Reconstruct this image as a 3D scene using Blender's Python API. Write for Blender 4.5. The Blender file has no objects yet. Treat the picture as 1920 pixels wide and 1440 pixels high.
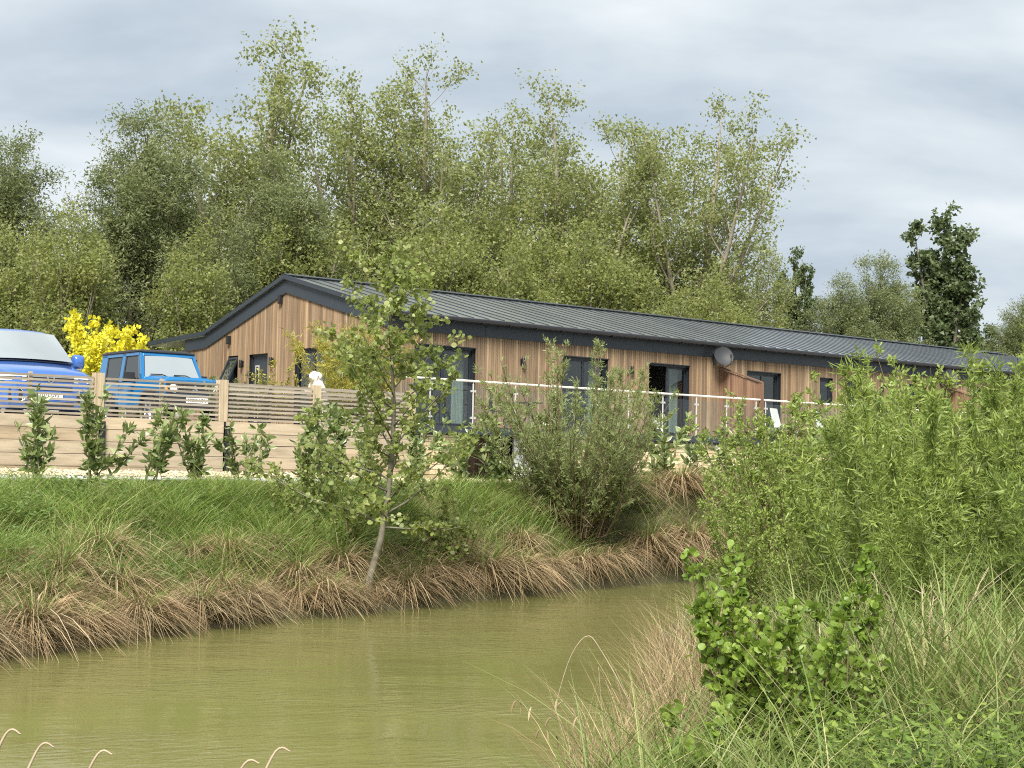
import bpy, math, random
import numpy as np
from mathutils import Vector, Matrix

R = math.radians
sc = bpy.context.scene
col = sc.collection

# ------------------------------------------------------------------ camera
cam_data = bpy.data.cameras.new('camera')
cam = bpy.data.objects.new('camera', cam_data)
col.objects.link(cam)
cam.matrix_world = (Matrix.Translation((0, 0, 2.1)) @ Matrix.Rotation(R(90 + 3.2356), 4, 'X')
                    @ Matrix.Rotation(R(1.0412), 4, 'Z'))
cam_data.sensor_width = 36
cam_data.lens = 53.28
cam_data.clip_start = 0.05
cam_data.clip_end = 3000
sc.camera = cam

# ------------------------------------------------------------------ world
SUN_EL, SUN_AZ = 50.0, 188.0          # azimuth clockwise from +Y (behind the camera)
world = bpy.data.worlds.new('World')
sc.world = world
world.use_nodes = True
nt = world.node_tree
for n in list(nt.nodes):
    nt.nodes.remove(n)


def N(tree, typ, **kw):
    n = tree.nodes.new(typ)
    for k, v in kw.items():
        setattr(n, k, v)
    return n


wo = N(nt, 'ShaderNodeOutputWorld')
bg = N(nt, 'ShaderNodeBackground')
sky = N(nt, 'ShaderNodeTexSky', sky_type='NISHITA')
sky.sun_disc = False
sky.sun_elevation = R(SUN_EL)
sky.sun_rotation = R(SUN_AZ)
skm = N(nt, 'ShaderNodeVectorMath', operation='SCALE')
skm.inputs['Scale'].default_value = 0.05
nt.links.new(sky.outputs[0], skm.inputs[0])
tc = N(nt, 'ShaderNodeTexCoord')
sep = N(nt, 'ShaderNodeSeparateXYZ')
nt.links.new(tc.outputs['Generated'], sep.inputs[0])
za = N(nt, 'ShaderNodeMath', operation='ADD')
za.inputs[1].default_value = 0.32
nt.links.new(sep.outputs['Z'], za.inputs[0])
zm = N(nt, 'ShaderNodeMath', operation='MAXIMUM')
zm.inputs[1].default_value = 0.15
nt.links.new(za.outputs[0], zm.inputs[0])
dv = N(nt, 'ShaderNodeVectorMath', operation='DIVIDE')
cmb = N(nt, 'ShaderNodeCombineXYZ')
for i in range(3):
    nt.links.new(zm.outputs[0], cmb.inputs[i])
nt.links.new(tc.outputs['Generated'], dv.inputs[0])
nt.links.new(cmb.outputs[0], dv.inputs[1])
mp = N(nt, 'ShaderNodeMapping')
mp.inputs['Location'].default_value = (3.1, 0.7, 0.0)
mp.inputs['Scale'].default_value = (0.75, 1.0, 1.0)
nt.links.new(dv.outputs[0], mp.inputs[0])
n1 = N(nt, 'ShaderNodeTexNoise')
n1.inputs['Scale'].default_value = 2.3
n1.inputs['Detail'].default_value = 7
n1.inputs['Roughness'].default_value = 0.52
n1.inputs['Distortion'].default_value = 0.25
nt.links.new(mp.outputs[0], n1.inputs['Vector'])
cr = N(nt, 'ShaderNodeValToRGB')
e = cr.color_ramp.elements
e[0].position = 0.32
e[0].color = (0.225, 0.265, 0.308, 1)
e[1].position = 0.70
e[1].color = (0.445, 0.465, 0.478, 1)
el = e.new(0.5)
el.color = (0.325, 0.358, 0.382, 1)
nt.links.new(n1.outputs['Fac'], cr.inputs[0])
n2 = N(nt, 'ShaderNodeTexNoise')
n2.inputs['Scale'].default_value = 1.35
n2.inputs['Detail'].default_value = 5
mp2 = N(nt, 'ShaderNodeMapping')
mp2.inputs['Location'].default_value = (9.3, 4.4, 1.0)
nt.links.new(dv.outputs[0], mp2.inputs[0])
nt.links.new(mp2.outputs[0], n2.inputs['Vector'])
cov = N(nt, 'ShaderNodeMapRange')
cov.inputs['From Min'].default_value = 0.58
cov.inputs['From Max'].default_value = 0.72
cov.inputs['To Min'].default_value = 0.0
cov.inputs['To Max'].default_value = 0.6
nt.links.new(n2.outputs['Fac'], cov.inputs['Value'])
mx = N(nt, 'ShaderNodeMixRGB')
nt.links.new(cov.outputs[0], mx.inputs[0])
nt.links.new(cr.outputs[0], mx.inputs[1])
nt.links.new(skm.outputs[0], mx.inputs[2])
nt.links.new(mx.outputs[0], bg.inputs['Color'])
bg.inputs['Strength'].default_value = 0.60
nt.links.new(bg.outputs[0], wo.inputs[0])

# ------------------------------------------------------------------ sun (thin cloud: soft)
sl = bpy.data.lights.new('sun', 'SUN')
sl.energy = 2.5
sl.angle = R(22)
sl.color = (1.0, 0.955, 0.88)
sun = bpy.data.objects.new('sun', sl)
col.objects.link(sun)
az, elv = R(SUN_AZ), R(SUN_EL)
sdir = Vector((math.sin(az) * math.cos(elv), math.cos(az) * math.cos(elv), math.sin(elv)))
sun.rotation_euler = sdir.to_track_quat('Z', 'Y').to_euler()
sun.location = (0, -20, 40)

sc.view_settings.view_transform = 'Standard'
sc.view_settings.look = 'None'
sc.view_settings.exposure = 1.95
sc.view_settings.gamma = 1.0
sc.view_settings.use_curve_mapping = False
sc.cycles.max_bounces = 6
sc.cycles.diffuse_bounces = 3
sc.cycles.glossy_bounces = 3
sc.cycles.transmission_bounces = 5
sc.cycles.transparent_max_bounces = 10
sc.cycles.caustics_reflective = False
sc.cycles.caustics_refractive = False
sc.cycles.use_denoising = False
sc.cycles.filter_width = 1.1
sc.cycles.sample_clamp_indirect = 4

# ------------------------------------------------------------------ materials
MATS = {}


def newmat(name):
    m = bpy.data.materials.new(name)
    m.use_nodes = True
    t = m.node_tree
    b = t.nodes['Principled BSDF']
    MATS[name] = m
    return m, t, b


def rnd_value(t):
    """one random number per object and loose piece"""
    oi = N(t, 'ShaderNodeObjectInfo')
    g = N(t, 'ShaderNodeNewGeometry')
    a = N(t, 'ShaderNodeMath', operation='ADD')
    t.links.new(oi.outputs['Random'], a.inputs[0])
    t.links.new(g.outputs['Random Per Island'], a.inputs[1])
    f = N(t, 'ShaderNodeMath', operation='FRACT')
    t.links.new(a.outputs[0], f.inputs[0])
    return f.outputs[0]


def ramp(t, fac, cols):
    r = N(t, 'ShaderNodeValToRGB')
    es = r.color_ramp.elements
    while len(es) < len(cols):
        es.new(0.5)
    for i, (p, c) in enumerate(cols):
        es[i].position = p
        es[i].color = (*c, 1)
    t.links.new(fac, r.inputs[0])
    return r.outputs[0]


def mix(t, fac, a, b, mode='MIX'):
    m = N(t, 'ShaderNodeMixRGB', blend_type=mode)
    for sock, v in ((0, fac), (1, a), (2, b)):
        if isinstance(v, (int, float)):
            m.inputs[sock].default_value = v
        elif isinstance(v, tuple):
            m.inputs[sock].default_value = (*v, 1)
        else:
            t.links.new(v, m.inputs[sock])
    return m.outputs[0]


def noise(t, scale, detail=4, rough=0.55, vec=None, rot=None, sc3=None, coord='pos'):
    n = N(t, 'ShaderNodeTexNoise')
    n.inputs['Scale'].default_value = scale
    n.inputs['Detail'].default_value = detail
    n.inputs['Roughness'].default_value = rough
    if coord == 'pos':
        src = N(t, 'ShaderNodeNewGeometry').outputs['Position']
    else:
        src = N(t, 'ShaderNodeTexCoord').outputs['Object']
    m = N(t, 'ShaderNodeMapping')
    if rot is not None:
        m0 = N(t, 'ShaderNodeMapping')
        m0.inputs['Rotation'].default_value = (0, 0, rot)
        t.links.new(src, m0.inputs[0])
        src = m0.outputs[0]
    if sc3 is not None:
        m.inputs['Scale'].default_value = sc3
    t.links.new(src, m.inputs[0])
    t.links.new(m.outputs[0], n.inputs['Vector'])
    return n.outputs['Fac']


def bump(t, b, h, strength=0.3, dist=0.02):
    bn = N(t, 'ShaderNodeBump')
    bn.inputs['Strength'].default_value = strength
    bn.inputs['Distance'].default_value = dist
    t.links.new(h, bn.inputs['Height'])
    t.links.new(bn.outputs[0], b.inputs['Normal'])


def simple(name, c, rough=0.5, metal=0.0, c2=None, scale=6.0, bmp=0.0, spec=None, coat=0.0):
    m, t, b = newmat(name)
    b.inputs['Roughness'].default_value = rough
    b.inputs['Metallic'].default_value = metal
    if spec is not None:
        b.inputs['Specular IOR Level'].default_value = spec
    if coat:
        b.inputs['Coat Weight'].default_value = coat
        b.inputs['Coat Roughness'].default_value = 0.04
    if c2 is None:
        b.inputs['Base Color'].default_value = (*c, 1)
    else:
        f = noise(t, scale)
        o = ramp(t, f, [(0.3, c), (0.7, c2)])
        t.links.new(o, b.inputs['Base Color'])
        if bmp:
            bump(t, b, noise(t, scale * 4), bmp)
    return m


ANG = R(90 - 50.483)                      # the long front of the house runs along this heading


def wood(name, cols, axis, rough=0.75, grain=30.0, stain=0.35, dark=(0.10, 0.07, 0.05)):
    m, t, b = newmat(name)
    r = rnd_value(t)
    base = ramp(t, r, cols)
    s3 = {'z': (grain, grain, 1.2), 'x': (1.2, grain, grain), 'y': (grain, 1.2, grain)}[axis]
    g = noise(t, 1.0, 5, 0.6, rot=-ANG, sc3=s3)
    gm = ramp(t, g, [(0.25, (0.62, 0.58, 0.54)), (0.55, (1, 1, 1)), (0.8, (1.14, 1.11, 1.06))])
    c = mix(t, 1.0, base, gm, 'MULTIPLY')
    st = noise(t, 1.0, 4, 0.6, rot=-ANG, sc3=tuple(v * 0.12 + 0.5 for v in s3))
    sm = N(t, 'ShaderNodeMapRange')
    sm.inputs['From Min'].default_value = 0.52
    sm.inputs['From Max'].default_value = 0.75
    sm.inputs['To Max'].default_value = stain
    t.links.new(st, sm.inputs['Value'])
    c = mix(t, sm.outputs[0], c, dark)
    t.links.new(c, b.inputs['Base Color'])
    b.inputs['Roughness'].default_value = rough
    b.inputs['Specular IOR Level'].default_value = 0.25
    bump(t, b, g, 0.35, 0.01)
    return m


wood('cladding', [(0.0, (0.14, 0.092, 0.056)), (0.2, (0.245, 0.165, 0.098)), (0.4, (0.175, 0.128, 0.086)), (0.6, (0.32, 0.215, 0.125)),
                  (0.8, (0.205, 0.152, 0.104)), (1.0, (0.41, 0.295, 0.18))], 'z', stain=0.35)
wood('screen_wood', [(0.0, (0.15, 0.085, 0.054)), (0.5, (0.22, 0.13, 0.082)), (1.0, (0.28, 0.175, 0.112))], 'z')
wood('slat_wood', [(0.0, (0.27, 0.235, 0.185)), (0.5, (0.34, 0.305, 0.245)), (1.0, (0.40, 0.355, 0.285))], 'x', stain=0.35)
wood('post_wood', [(0.0, (0.42, 0.34, 0.22)), (1.0, (0.47, 0.39, 0.27))], 'z', stain=0.35)
wood('sleeper_wood', [(0.0, (0.34, 0.265, 0.175)), (0.3, (0.43, 0.345, 0.235)), (0.6, (0.38, 0.32, 0.235)), (1.0, (0.48, 0.39, 0.27))], 'x',
     grain=13, stain=0.6, dark=(0.16, 0.115, 0.075))
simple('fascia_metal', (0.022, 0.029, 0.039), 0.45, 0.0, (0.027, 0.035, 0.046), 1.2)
simple('frame_metal', (0.016, 0.021, 0.027), 0.4)
simple('black_metal', (0.012, 0.012, 0.013), 0.45)
simple('gutter', (0.010, 0.010, 0.012), 0.35)
simple('steel', (0.62, 0.61, 0.57), 0.32, 0.55)
simple('rail_paint', (0.72, 0.68, 0.58), 0.4)
simple('white_paint', (0.78, 0.79, 0.80), 0.4)
simple('render_grey', (0.30, 0.31, 0.29), 0.8, 0, (0.26, 0.27, 0.25), 3)
simple('room_wall', (0.13, 0.125, 0.115), 0.9)
simple('room_floor', (0.16, 0.12, 0.09), 0.6)
simple('curtain', (0.55, 0.55, 0.53), 0.9)
simple('bedding', (0.66, 0.63, 0.58), 0.9)
simple('chrome', (0.75, 0.76, 0.78), 0.12, 1.0)
simple('rubber', (0.015, 0.015, 0.016), 0.8)
simple('black_plastic', (0.02, 0.02, 0.022), 0.5)
simple('alloy', (0.35, 0.36, 0.38), 0.3, 0.9)
simple('lamp_lens', (0.75, 0.78, 0.80), 0.08, 0.3, spec=0.8)
simple('amber', (0.75, 0.25, 0.03), 0.2)
simple('plate_white', (0.80, 0.80, 0.78), 0.4)
simple('plate_ink', (0.01, 0.01, 0.01), 0.5)
simple('van_paint', (0.055, 0.145, 0.44), 0.22, 0.25, coat=0.8)
simple('jeep_paint', (0.012, 0.150, 0.36), 0.22, 0.25, coat=0.8)
simple('dog_fur', (0.78, 0.74, 0.66), 0.95, 0, (0.66, 0.61, 0.52), 9)
simple('nose', (0.012, 0.010, 0.010), 0.4)
simple('dish_grey', (0.026, 0.028, 0.032), 0.65)
simple('mortar', (0.42, 0.35, 0.24), 0.95)
simple('paving', (0.36, 0.36, 0.36), 0.85, 0, (0.44, 0.43, 0.42), 2.5, 0.1)
simple('courtyard', (0.34, 0.30, 0.25), 0.9, 0, (0.42, 0.38, 0.31), 5, 0.2)
simple('bark', (0.17, 0.145, 0.105), 0.9, 0, (0.26, 0.235, 0.18), 5, 0.4)
simple('bark_dark', (0.095, 0.085, 0.06), 0.9, 0, (0.15, 0.14, 0.10), 6, 0.4)
simple('bark_young', (0.10, 0.09, 0.062), 0.8, 0, (0.17, 0.155, 0.11), 14, 0.2)
simple('stem_green', (0.10, 0.12, 0.045), 0.6)
simple('stem_brown', (0.12, 0.085, 0.05), 0.7)
simple('dead_stem', (0.40, 0.33, 0.225), 0.8, 0, (0.27, 0.205, 0.14), 12)


def car_glass(name, tint, ior, metal=0.0):
    m, t, b = newmat(name)
    b.inputs['Base Color'].default_value = (*tint, 1)
    b.inputs['Roughness'].default_value = 0.03
    b.inputs['IOR'].default_value = ior
    b.inputs['Metallic'].default_value = metal
    return m


car_glass('windscreen', (0.46, 0.50, 0.51), 1.6, 0.6)
car_glass('side_glass', (0.02, 0.025, 0.025), 1.7)


def sheet_glass(name, tint, f0):
    m, t, b = newmat(name)
    tr = N(t, 'ShaderNodeBsdfTransparent')
    tr.inputs[0].default_value = (*tint, 1)
    gl = N(t, 'ShaderNodeBsdfGlossy')
    gl.inputs['Roughness'].default_value = 0.01
    lw = N(t, 'ShaderNodeLayerWeight')
    pw = N(t, 'ShaderNodeMath', operation='POWER')
    pw.inputs[1].default_value = 4.0
    t.links.new(lw.outputs['Facing'], pw.inputs[0])
    mr = N(t, 'ShaderNodeMapRange')
    mr.inputs['To Min'].default_value = f0
    mr.inputs['To Max'].default_value = 1.0
    t.links.new(pw.outputs[0], mr.inputs['Value'])
    ms = N(t, 'ShaderNodeMixShader')
    t.links.new(mr.outputs[0], ms.inputs[0])
    t.links.new(tr.outputs[0], ms.inputs[1])
    t.links.new(gl.outputs[0], ms.inputs[2])
    t.links.new(ms.outputs[0], t.nodes['Material Output'].inputs[0])


sheet_glass('pane_glass', (0.72, 0.78, 0.76), 0.07)
sheet_glass('rail_glass', (0.92, 0.95, 0.94), 0.03)

m, t, b = newmat('roof_metal')
c = ramp(t, rnd_value(t), [(0, (0.38, 0.41, 0.415)), (1, (0.48, 0.51, 0.515))])
t.links.new(c, b.inputs['Base Color'])
b.inputs['Metallic'].default_value = 0.72
b.inputs['Roughness'].default_value = 0.17

m, t, b = newmat('stone')
c = ramp(t, rnd_value(t), [(0, (0.50, 0.38, 0.21)), (0.35, (0.62, 0.50, 0.31)), (0.7, (0.68, 0.57, 0.38)), (1, (0.56, 0.46, 0.30))])
c = mix(t, 1.0, c, ramp(t, noise(t, 22), [(0.3, (0.75, 0.72, 0.68)), (0.65, (1.05, 1.05, 1.05))]), 'MULTIPLY')
t.links.new(c, b.inputs['Base Color'])
b.inputs['Roughness'].default_value = 0.92
bump(t, b, noise(t, 30), 0.5, 0.02)

m, t, b = newmat('soil')
c = ramp(t, noise(t, 1.6, 6), [(0.3, (0.06, 0.05, 0.03)), (0.5, (0.085, 0.085, 0.035)), (0.7, (0.12, 0.10, 0.06))])
t.links.new(c, b.inputs['Base Color'])
b.inputs['Roughness'].default_value = 0.95
bump(t, b, noise(t, 12), 0.6, 0.05)

m, t, b = newmat('gravel')
c = ramp(t, rnd_value(t), [(0, (0.36, 0.295, 0.19)), (0.5, (0.47, 0.40, 0.27)), (1, (0.54, 0.48, 0.36))])
t.links.new(c, b.inputs['Base Color'])
b.inputs['Roughness'].default_value = 0.9

m, t, b = newmat('water')
c = ramp(t, noise(t, 0.35, 3), [(0.3, (0.128, 0.125, 0.043)), (0.7, (0.150, 0.145, 0.052))])
t.links.new(c, b.inputs['Base Color'])
b.inputs['Roughness'].default_value = 0.06
b.inputs['IOR'].default_value = 1.33
w1 = noise(t, 1.0, 3, 0.5, rot=R(-25), sc3=(4.5, 11.0, 1))
w2 = noise(t, 1.0, 2, 0.5, sc3=(0.7, 1.6, 1))
w3 = noise(t, 1.0, 2, 0.5, sc3=(0.25, 0.35, 1))
gate = N(t, 'ShaderNodeMapRange')
gate.inputs['From Min'].default_value = 0.42
gate.inputs['From Max'].default_value = 0.62
gate.inputs['To Min'].default_value = 0.25
t.links.new(w3, gate.inputs['Value'])
mu = N(t, 'ShaderNodeMath', operation='MULTIPLY')
t.links.new(w1, mu.inputs[0])
t.links.new(gate.outputs[0], mu.inputs[1])
ad = N(t, 'ShaderNodeMath', operation='ADD')
t.links.new(mu.outputs[0], ad.inputs[0])
t.links.new(w2, ad.inputs[1])
bump(t, b, ad.outputs[0], 0.20, 0.07)


def leaf(name, cols, trans=(0.30, 0.38, 0.06), tw=0.4, rough=0.5, spec=0.35, patch=1.2):
    m, t, b = newmat(name)
    c = ramp(t, rnd_value(t), cols)
    pn = ramp(t, noise(t, patch, 3), [(0.3, (0.80, 0.86, 0.80)), (0.7, (1.16, 1.10, 1.05))])
    c = mix(t, 1.0, c, pn, 'MULTIPLY')
    t.links.new(c, b.inputs['Base Color'])
    b.inputs['Roughness'].default_value = rough
    b.inputs['Specular IOR Level'].default_value = spec
    tl = N(t, 'ShaderNodeBsdfTranslucent')
    tcol = mix(t, 0.5, c, trans)
    t.links.new(tcol, tl.inputs[0])
    ms = N(t, 'ShaderNodeMixShader')
    ms.inputs[0].default_value = tw
    t.links.new(b.outputs[0], ms.inputs[1])
    t.links.new(tl.outputs[0], ms.inputs[2])
    t.links.new(ms.outputs[0], t.nodes['Material Output'].inputs[0])
    return m


leaf('leaf_poplar', [(0, (0.165, 0.195, 0.070)), (0.5, (0.215, 0.245, 0.095)), (0.85, (0.27, 0.295, 0.13)), (1, (0.38, 0.395, 0.23))],
     trans=(0.48, 0.52, 0.16), tw=0.5)
leaf('leaf_willow_tree', [(0, (0.13, 0.16, 0.07)), (0.6, (0.18, 0.21, 0.095)), (1, (0.25, 0.275, 0.15))], trans=(0.32, 0.36, 0.12), tw=.46)
leaf('leaf_dark', [(0, (0.07, 0.10, 0.045)), (0.7, (0.11, 0.145, 0.065)), (1, (0.16, 0.19, 0.095))], trans=(0.19, 0.26, 0.08), tw=0.34)
leaf('leaf_under', [(0, (0.165, 0.195, 0.062)), (0.6, (0.22, 0.25, 0.085)), (1, (0.28, 0.30, 0.125))], trans=(0.46, 0.50, 0.13), tw=.5)
leaf('leaf_alder', [(0, (0.15, 0.20, 0.058)), (0.5, (0.215, 0.265, 0.08)), (0.85, (0.28, 0.325, 0.115)), (1, (0.38, 0.40, 0.19))], trans=(.44, .50, .11), tw=.46, rough=0.4)
leaf('leaf_alder_near', [(0, (0.12, 0.19, 0.035)), (0.5, (0.175, 0.265, 0.045)), (1, (0.25, 0.34, 0.07))], trans=(0.36, 0.48, 0.05), rough=0.4)
leaf('leaf_laurel', [(0, (0.12, 0.165, 0.055)), (0.5, (0.195, 0.25, 0.09)), (0.85, (0.29, 0.335, 0.15)), (1, (0.38, 0.385, 0.21))],
     trans=(0.28, 0.34, 0.08), tw=0.28, rough=0.3, spec=0.6)
leaf('leaf_willow', [(0, (0.18, 0.225, 0.085)), (0.6, (0.25, 0.30, 0.125)), (1, (0.34, 0.385, 0.19))], trans=(0.44, 0.50, 0.16), tw=.48)
leaf('leaf_sallow', [(0, (0.155, 0.22, 0.046)), (0.6, (0.225, 0.30, 0.070)), (1, (0.32, 0.39, 0.12))], trans=(0.42, 0.50, 0.10))
leaf('leaf_osier', [(0, (0.145, 0.205, 0.044)), (0.6, (0.21, 0.285, 0.066)), (1, (0.31, 0.37, 0.11))], trans=(0.40, 0.49, 0.09))
leaf('leaf_gold', [(0, (0.55, 0.50, 0.03)), (0.6, (0.70, 0.65, 0.04)), (1, (0.80, 0.78, 0.12))], trans=(0.9, 0.8, 0.05), tw=0.35)
leaf('leaf_bamboo', [(0, (0.21, 0.21, 0.04)), (0.6, (0.31, 0.30, 0.06)), (1, (0.46, 0.40, 0.09))], trans=(0.45, 0.42, 0.06))
leaf('grass_green', [(0, (0.11, 0.185, 0.04)), (0.45, (0.185, 0.275, 0.065)), (0.8, (0.27, 0.345, 0.105)), (1, (0.45, 0.42, 0.23))],
     trans=(0.32, 0.42, 0.08), patch=0.8)
leaf('grass_near', [(0, (0.11, 0.165, 0.045)), (0.5, (0.175, 0.245, 0.065)), (0.8, (0.26, 0.31, 0.105)), (1, (0.46, 0.42, 0.23))],
     trans=(0.32, 0.38, 0.09), patch=2)
leaf('sedge_dry', [(0, (0.20, 0.145, 0.085)), (0.5, (0.32, 0.235, 0.145)), (0.85, (0.42, 0.325, 0.21)), (1, (0.52, 0.43, 0.29))],
     trans=(0.40, 0.30, 0.16), tw=0.22, rough=0.8, spec=0.1)
leaf('herb', [(0, (0.085, 0.145, 0.04)), (0.6, (0.135, 0.205, 0.06)), (1, (0.21, 0.275, 0.10))], trans=(0.25, 0.36, 0.06))
leaf('nettle', [(0, (0.11, 0.175, 0.035)), (0.6, (0.18, 0.26, 0.05)), (1, (0.27, 0.35, 0.08))], trans=(0.28, 0.42, 0.05))
leaf('plume', [(0, (0.46, 0.36, 0.22)), (1, (0.62, 0.52, 0.36))], trans=(0.6, 0.5, 0.3), tw=0.3, rough=0.9, spec=0.05)


# ------------------------------------------------------------------ mesh helpers
def np_mesh(name, verts, faces):
    """verts (N,3); faces: list of int arrays (M,k)"""
    me = bpy.data.meshes.new(name)
    verts = np.asarray(verts, np.float32)
    me.vertices.add(len(verts))
    me.vertices.foreach_set('co', verts.ravel())
    li, ls, o = [], [], 0
    for f in faces:
        f = np.asarray(f, np.int32)
        if len(f) == 0:
            continue
        k = f.shape[1]
        li.append(f.ravel())
        ls.append(np.arange(len(f), dtype=np.int32) * k + o)
        o += f.size
    li = np.concatenate(li)
    ls = np.concatenate(ls)
    me.loops.add(len(li))
    me.loops.foreach_set('vertex_index', li)
    me.polygons.add(len(ls))
    me.polygons.foreach_set('loop_start', ls)
    me.update(calc_edges=True)
    me.validate()
    me.shade_flat()
    return me


class Geo:
    def __init__(self):
        self.v, self.f, self.n = [], {}, 0

    def add(self, v, *faces):
        v = np.asarray(v, float).reshape(-1, 3)
        for f in faces:
            f = np.asarray(f, np.int64)
            if f.ndim == 1:
                f = f[None]
            if len(f):
                self.f.setdefault(f.shape[1], []).append(f + self.n)
        self.v.append(v)
        self.n += len(v)
        return self

    BOX = np.array([[0, 3, 2, 1], [4, 5, 6, 7], [0, 1, 5, 4], [1, 2, 6, 5], [2, 3, 7, 6], [3, 0, 4, 7]])

    def box(self, x0, x1, y0, y1, z0, z1):
        return self.add([(x0, y0, z0), (x1, y0, z0), (x1, y1, z0), (x0, y1, z0),
                         (x0, y0, z1), (x1, y0, z1), (x1, y1, z1), (x0, y1, z1)], self.BOX)

    def hexa(self, pts):
        """eight corners: four below, four above, both counter-clockwise"""
        return self.add(pts, self.BOX)

    def prism(self, poly, a0, a1, axis='x'):
        """closed polygon (two coordinates) pushed along one axis"""
        k = len(poly)
        v = []
        for a in (a0, a1):
            for p, q in poly:
                v.append({'x': (a, p, q), 'y': (p, a, q), 'z': (p, q, a)}[axis])
        sides = [(i, (i + 1) % k, k + (i + 1) % k, k + i) for i in range(k)]
        self.add(v, np.array(sides))
        n0 = self.n - 2 * k
        self.f.setdefault(k, []).append(np.array([[n0 + i for i in range(k)][::-1], [n0 + k + i for i in range(k)]]))
        return self

    def tube(self, pts, rad, n=6, cap=True):
        pts = np.asarray(pts, float)
        k = len(pts)
        rad = np.full(k, rad, float) if np.isscalar(rad) else np.asarray(rad, float)
        t = np.gradient(pts, axis=0)
        t /= np.linalg.norm(t, axis=1)[:, None] + 1e-9
        m = np.abs(t.mean(0))
        ref = np.eye(3)[int(np.argmin(m))]
        a = np.cross(t, ref)
        a /= np.linalg.norm(a, axis=1)[:, None] + 1e-9
        b = np.cross(t, a)
        th = np.arange(n) / n * 2 * np.pi
        ring = pts[:, None] + rad[:, None, None] * (np.cos(th)[None, :, None] * a[:, None] + np.sin(th)[None, :, None] * b[:, None])
        i, j = np.meshgrid(np.arange(k - 1), np.arange(n), indexing='ij')
        f = np.stack([i * n + j, i * n + (j + 1) % n, (i + 1) * n + (j + 1) % n, (i + 1) * n + j], -1).reshape(-1, 4)
        self.add(ring.reshape(-1, 3), f)
        if cap and n > 2:
            n0 = self.n - k * n
            self.f.setdefault(n, []).append(np.array([[n0 + q for q in range(n)][::-1], [n0 + (k - 1) * n + q for q in range(n)]]))
        return self

    def lathe(self, prof, n=20, c=(0, 0, 0), axis='z'):
        """profile of (radius, height) turned about an axis through c"""
        th = np.arange(n) / n * 2 * np.pi
        v = []
        for r, h in prof:
            for q in th:
                p = (r * math.cos(q), r * math.sin(q), h)
                if axis == 'x':
                    p = (p[2], p[0], p[1])
                if axis == 'y':
                    p = (p[0], p[2], p[1])
                v.append((p[0] + c[0], p[1] + c[1], p[2] + c[2]))
        k = len(prof)
        i, j = np.meshgrid(np.arange(k - 1), np.arange(n), indexing='ij')
        f = np.stack([i * n + j, i * n + (j + 1) % n, (i + 1) * n + (j + 1) % n, (i + 1) * n + j], -1).reshape(-1, 4)
        return self.add(v, f)

    def grid(self, P):
        """P (a,b,3) sheet"""
        P = np.asarray(P, float)
        a, b = P.shape[:2]
        i, j = np.meshgrid(np.arange(a - 1), np.arange(b - 1), indexing='ij')
        f = np.stack([i * b + j, i * b + j + 1, (i + 1) * b + j + 1, (i + 1) * b + j], -1).reshape(-1, 4)
        return self.add(P.reshape(-1, 3), f)

    def leaves(self, pos, d, side, L, Wd, shape='diamond', fold=0.0, droop=0.0):
        """many leaves: stalk point, direction, side vector, length, width"""
        nrm = np.cross(d, side)
        T = {'diamond': [(0, 0), (.45, .5), (1, 0), (.45, -.5)],
             'lance': [(0, 0), (.3, .5), (1, 0), (.3, -.5)],
             'round': [(0, 0), (.25, .42), (.62, .5), (.95, .2), (.95, -.2), (.62, -.5), (.25, -.42)],
             'oval': [(0, 0), (.3, .46), (.68, .42), (1, 0), (.68, -.42), (.3, -.46)],
             'poplar': [(0, 0), (.12, .5), (1, 0), (.12, -.5)]}[shape]
        L = np.broadcast_to(L, (len(pos),))
        Wd = np.broadcast_to(Wd, (len(pos),))
        vs = []
        for u, w in T:
            vs.append(pos + d * (u * L)[:, None] + side * (w * Wd)[:, None]
                      + nrm * (abs(w) * fold * Wd - droop * u * u * L)[:, None])
        k = len(T)
        v = np.stack(vs, 1).reshape(-1, 3)
        f = np.arange(len(pos) * k).reshape(-1, k)
        return self.add(v, f)

    def blades(self, pos, d, L, Wd, bend, seg=3, twist=None, rng=None):
        """curved grass blades: root, start direction, length, width, horizontal bend (m per m, squared along the blade)"""
        n = len(pos)
        az = rng.uniform(0, 2 * np.pi, n) if twist is None else twist
        side = np.stack([np.cos(az), np.sin(az), np.zeros(n)], 1)
        rows = []
        for i in range(seg + 1):
            u = i / seg
            c = pos + d * (u * L)[:, None]
            c = c + bend * (u * u * L)[:, None]
            w = Wd * (1 - u ** 1.6 * 0.92) * 0.5
            rows.append(c - side * w[:, None])
            rows.append(c + side * w[:, None])
        v = np.stack(rows, 1)
        k = 2 * (seg + 1)
        base = (np.arange(n) * k)[:, None]
        fs = [base + np.array([2 * i, 2 * i + 1, 2 * i + 3, 2 * i + 2])[None] for i in range(seg)]
        return self.add(v.reshape(-1, 3), np.concatenate(fs))

    def mesh(self, name):
        return np_mesh(name, np.concatenate(self.v), [np.concatenate(x) for x in self.f.values()])

    def build(self, name, mat, parent=None, smooth=None):
        me = self.mesh(name)
        return link(name, me, mat, parent, smooth)


def link(name, me, mat, parent=None, smooth=None):
    if mat and not me.materials:
        me.materials.append(MATS[mat])
    if smooth is not None:
        me.shade_smooth()
        if smooth < 180:
            me.set_sharp_from_angle(angle=R(smooth))
    o = bpy.data.objects.new(name, me)
    col.objects.link(o)
    o.parent = parent
    return o


def tag(o, label=None, cat=None, group=None, kind=None):
    if label:
        o['label'] = label
    if cat:
        o['category'] = cat
    if group:
        o['group'] = group
    if kind:
        o['kind'] = kind
    return o


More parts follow.
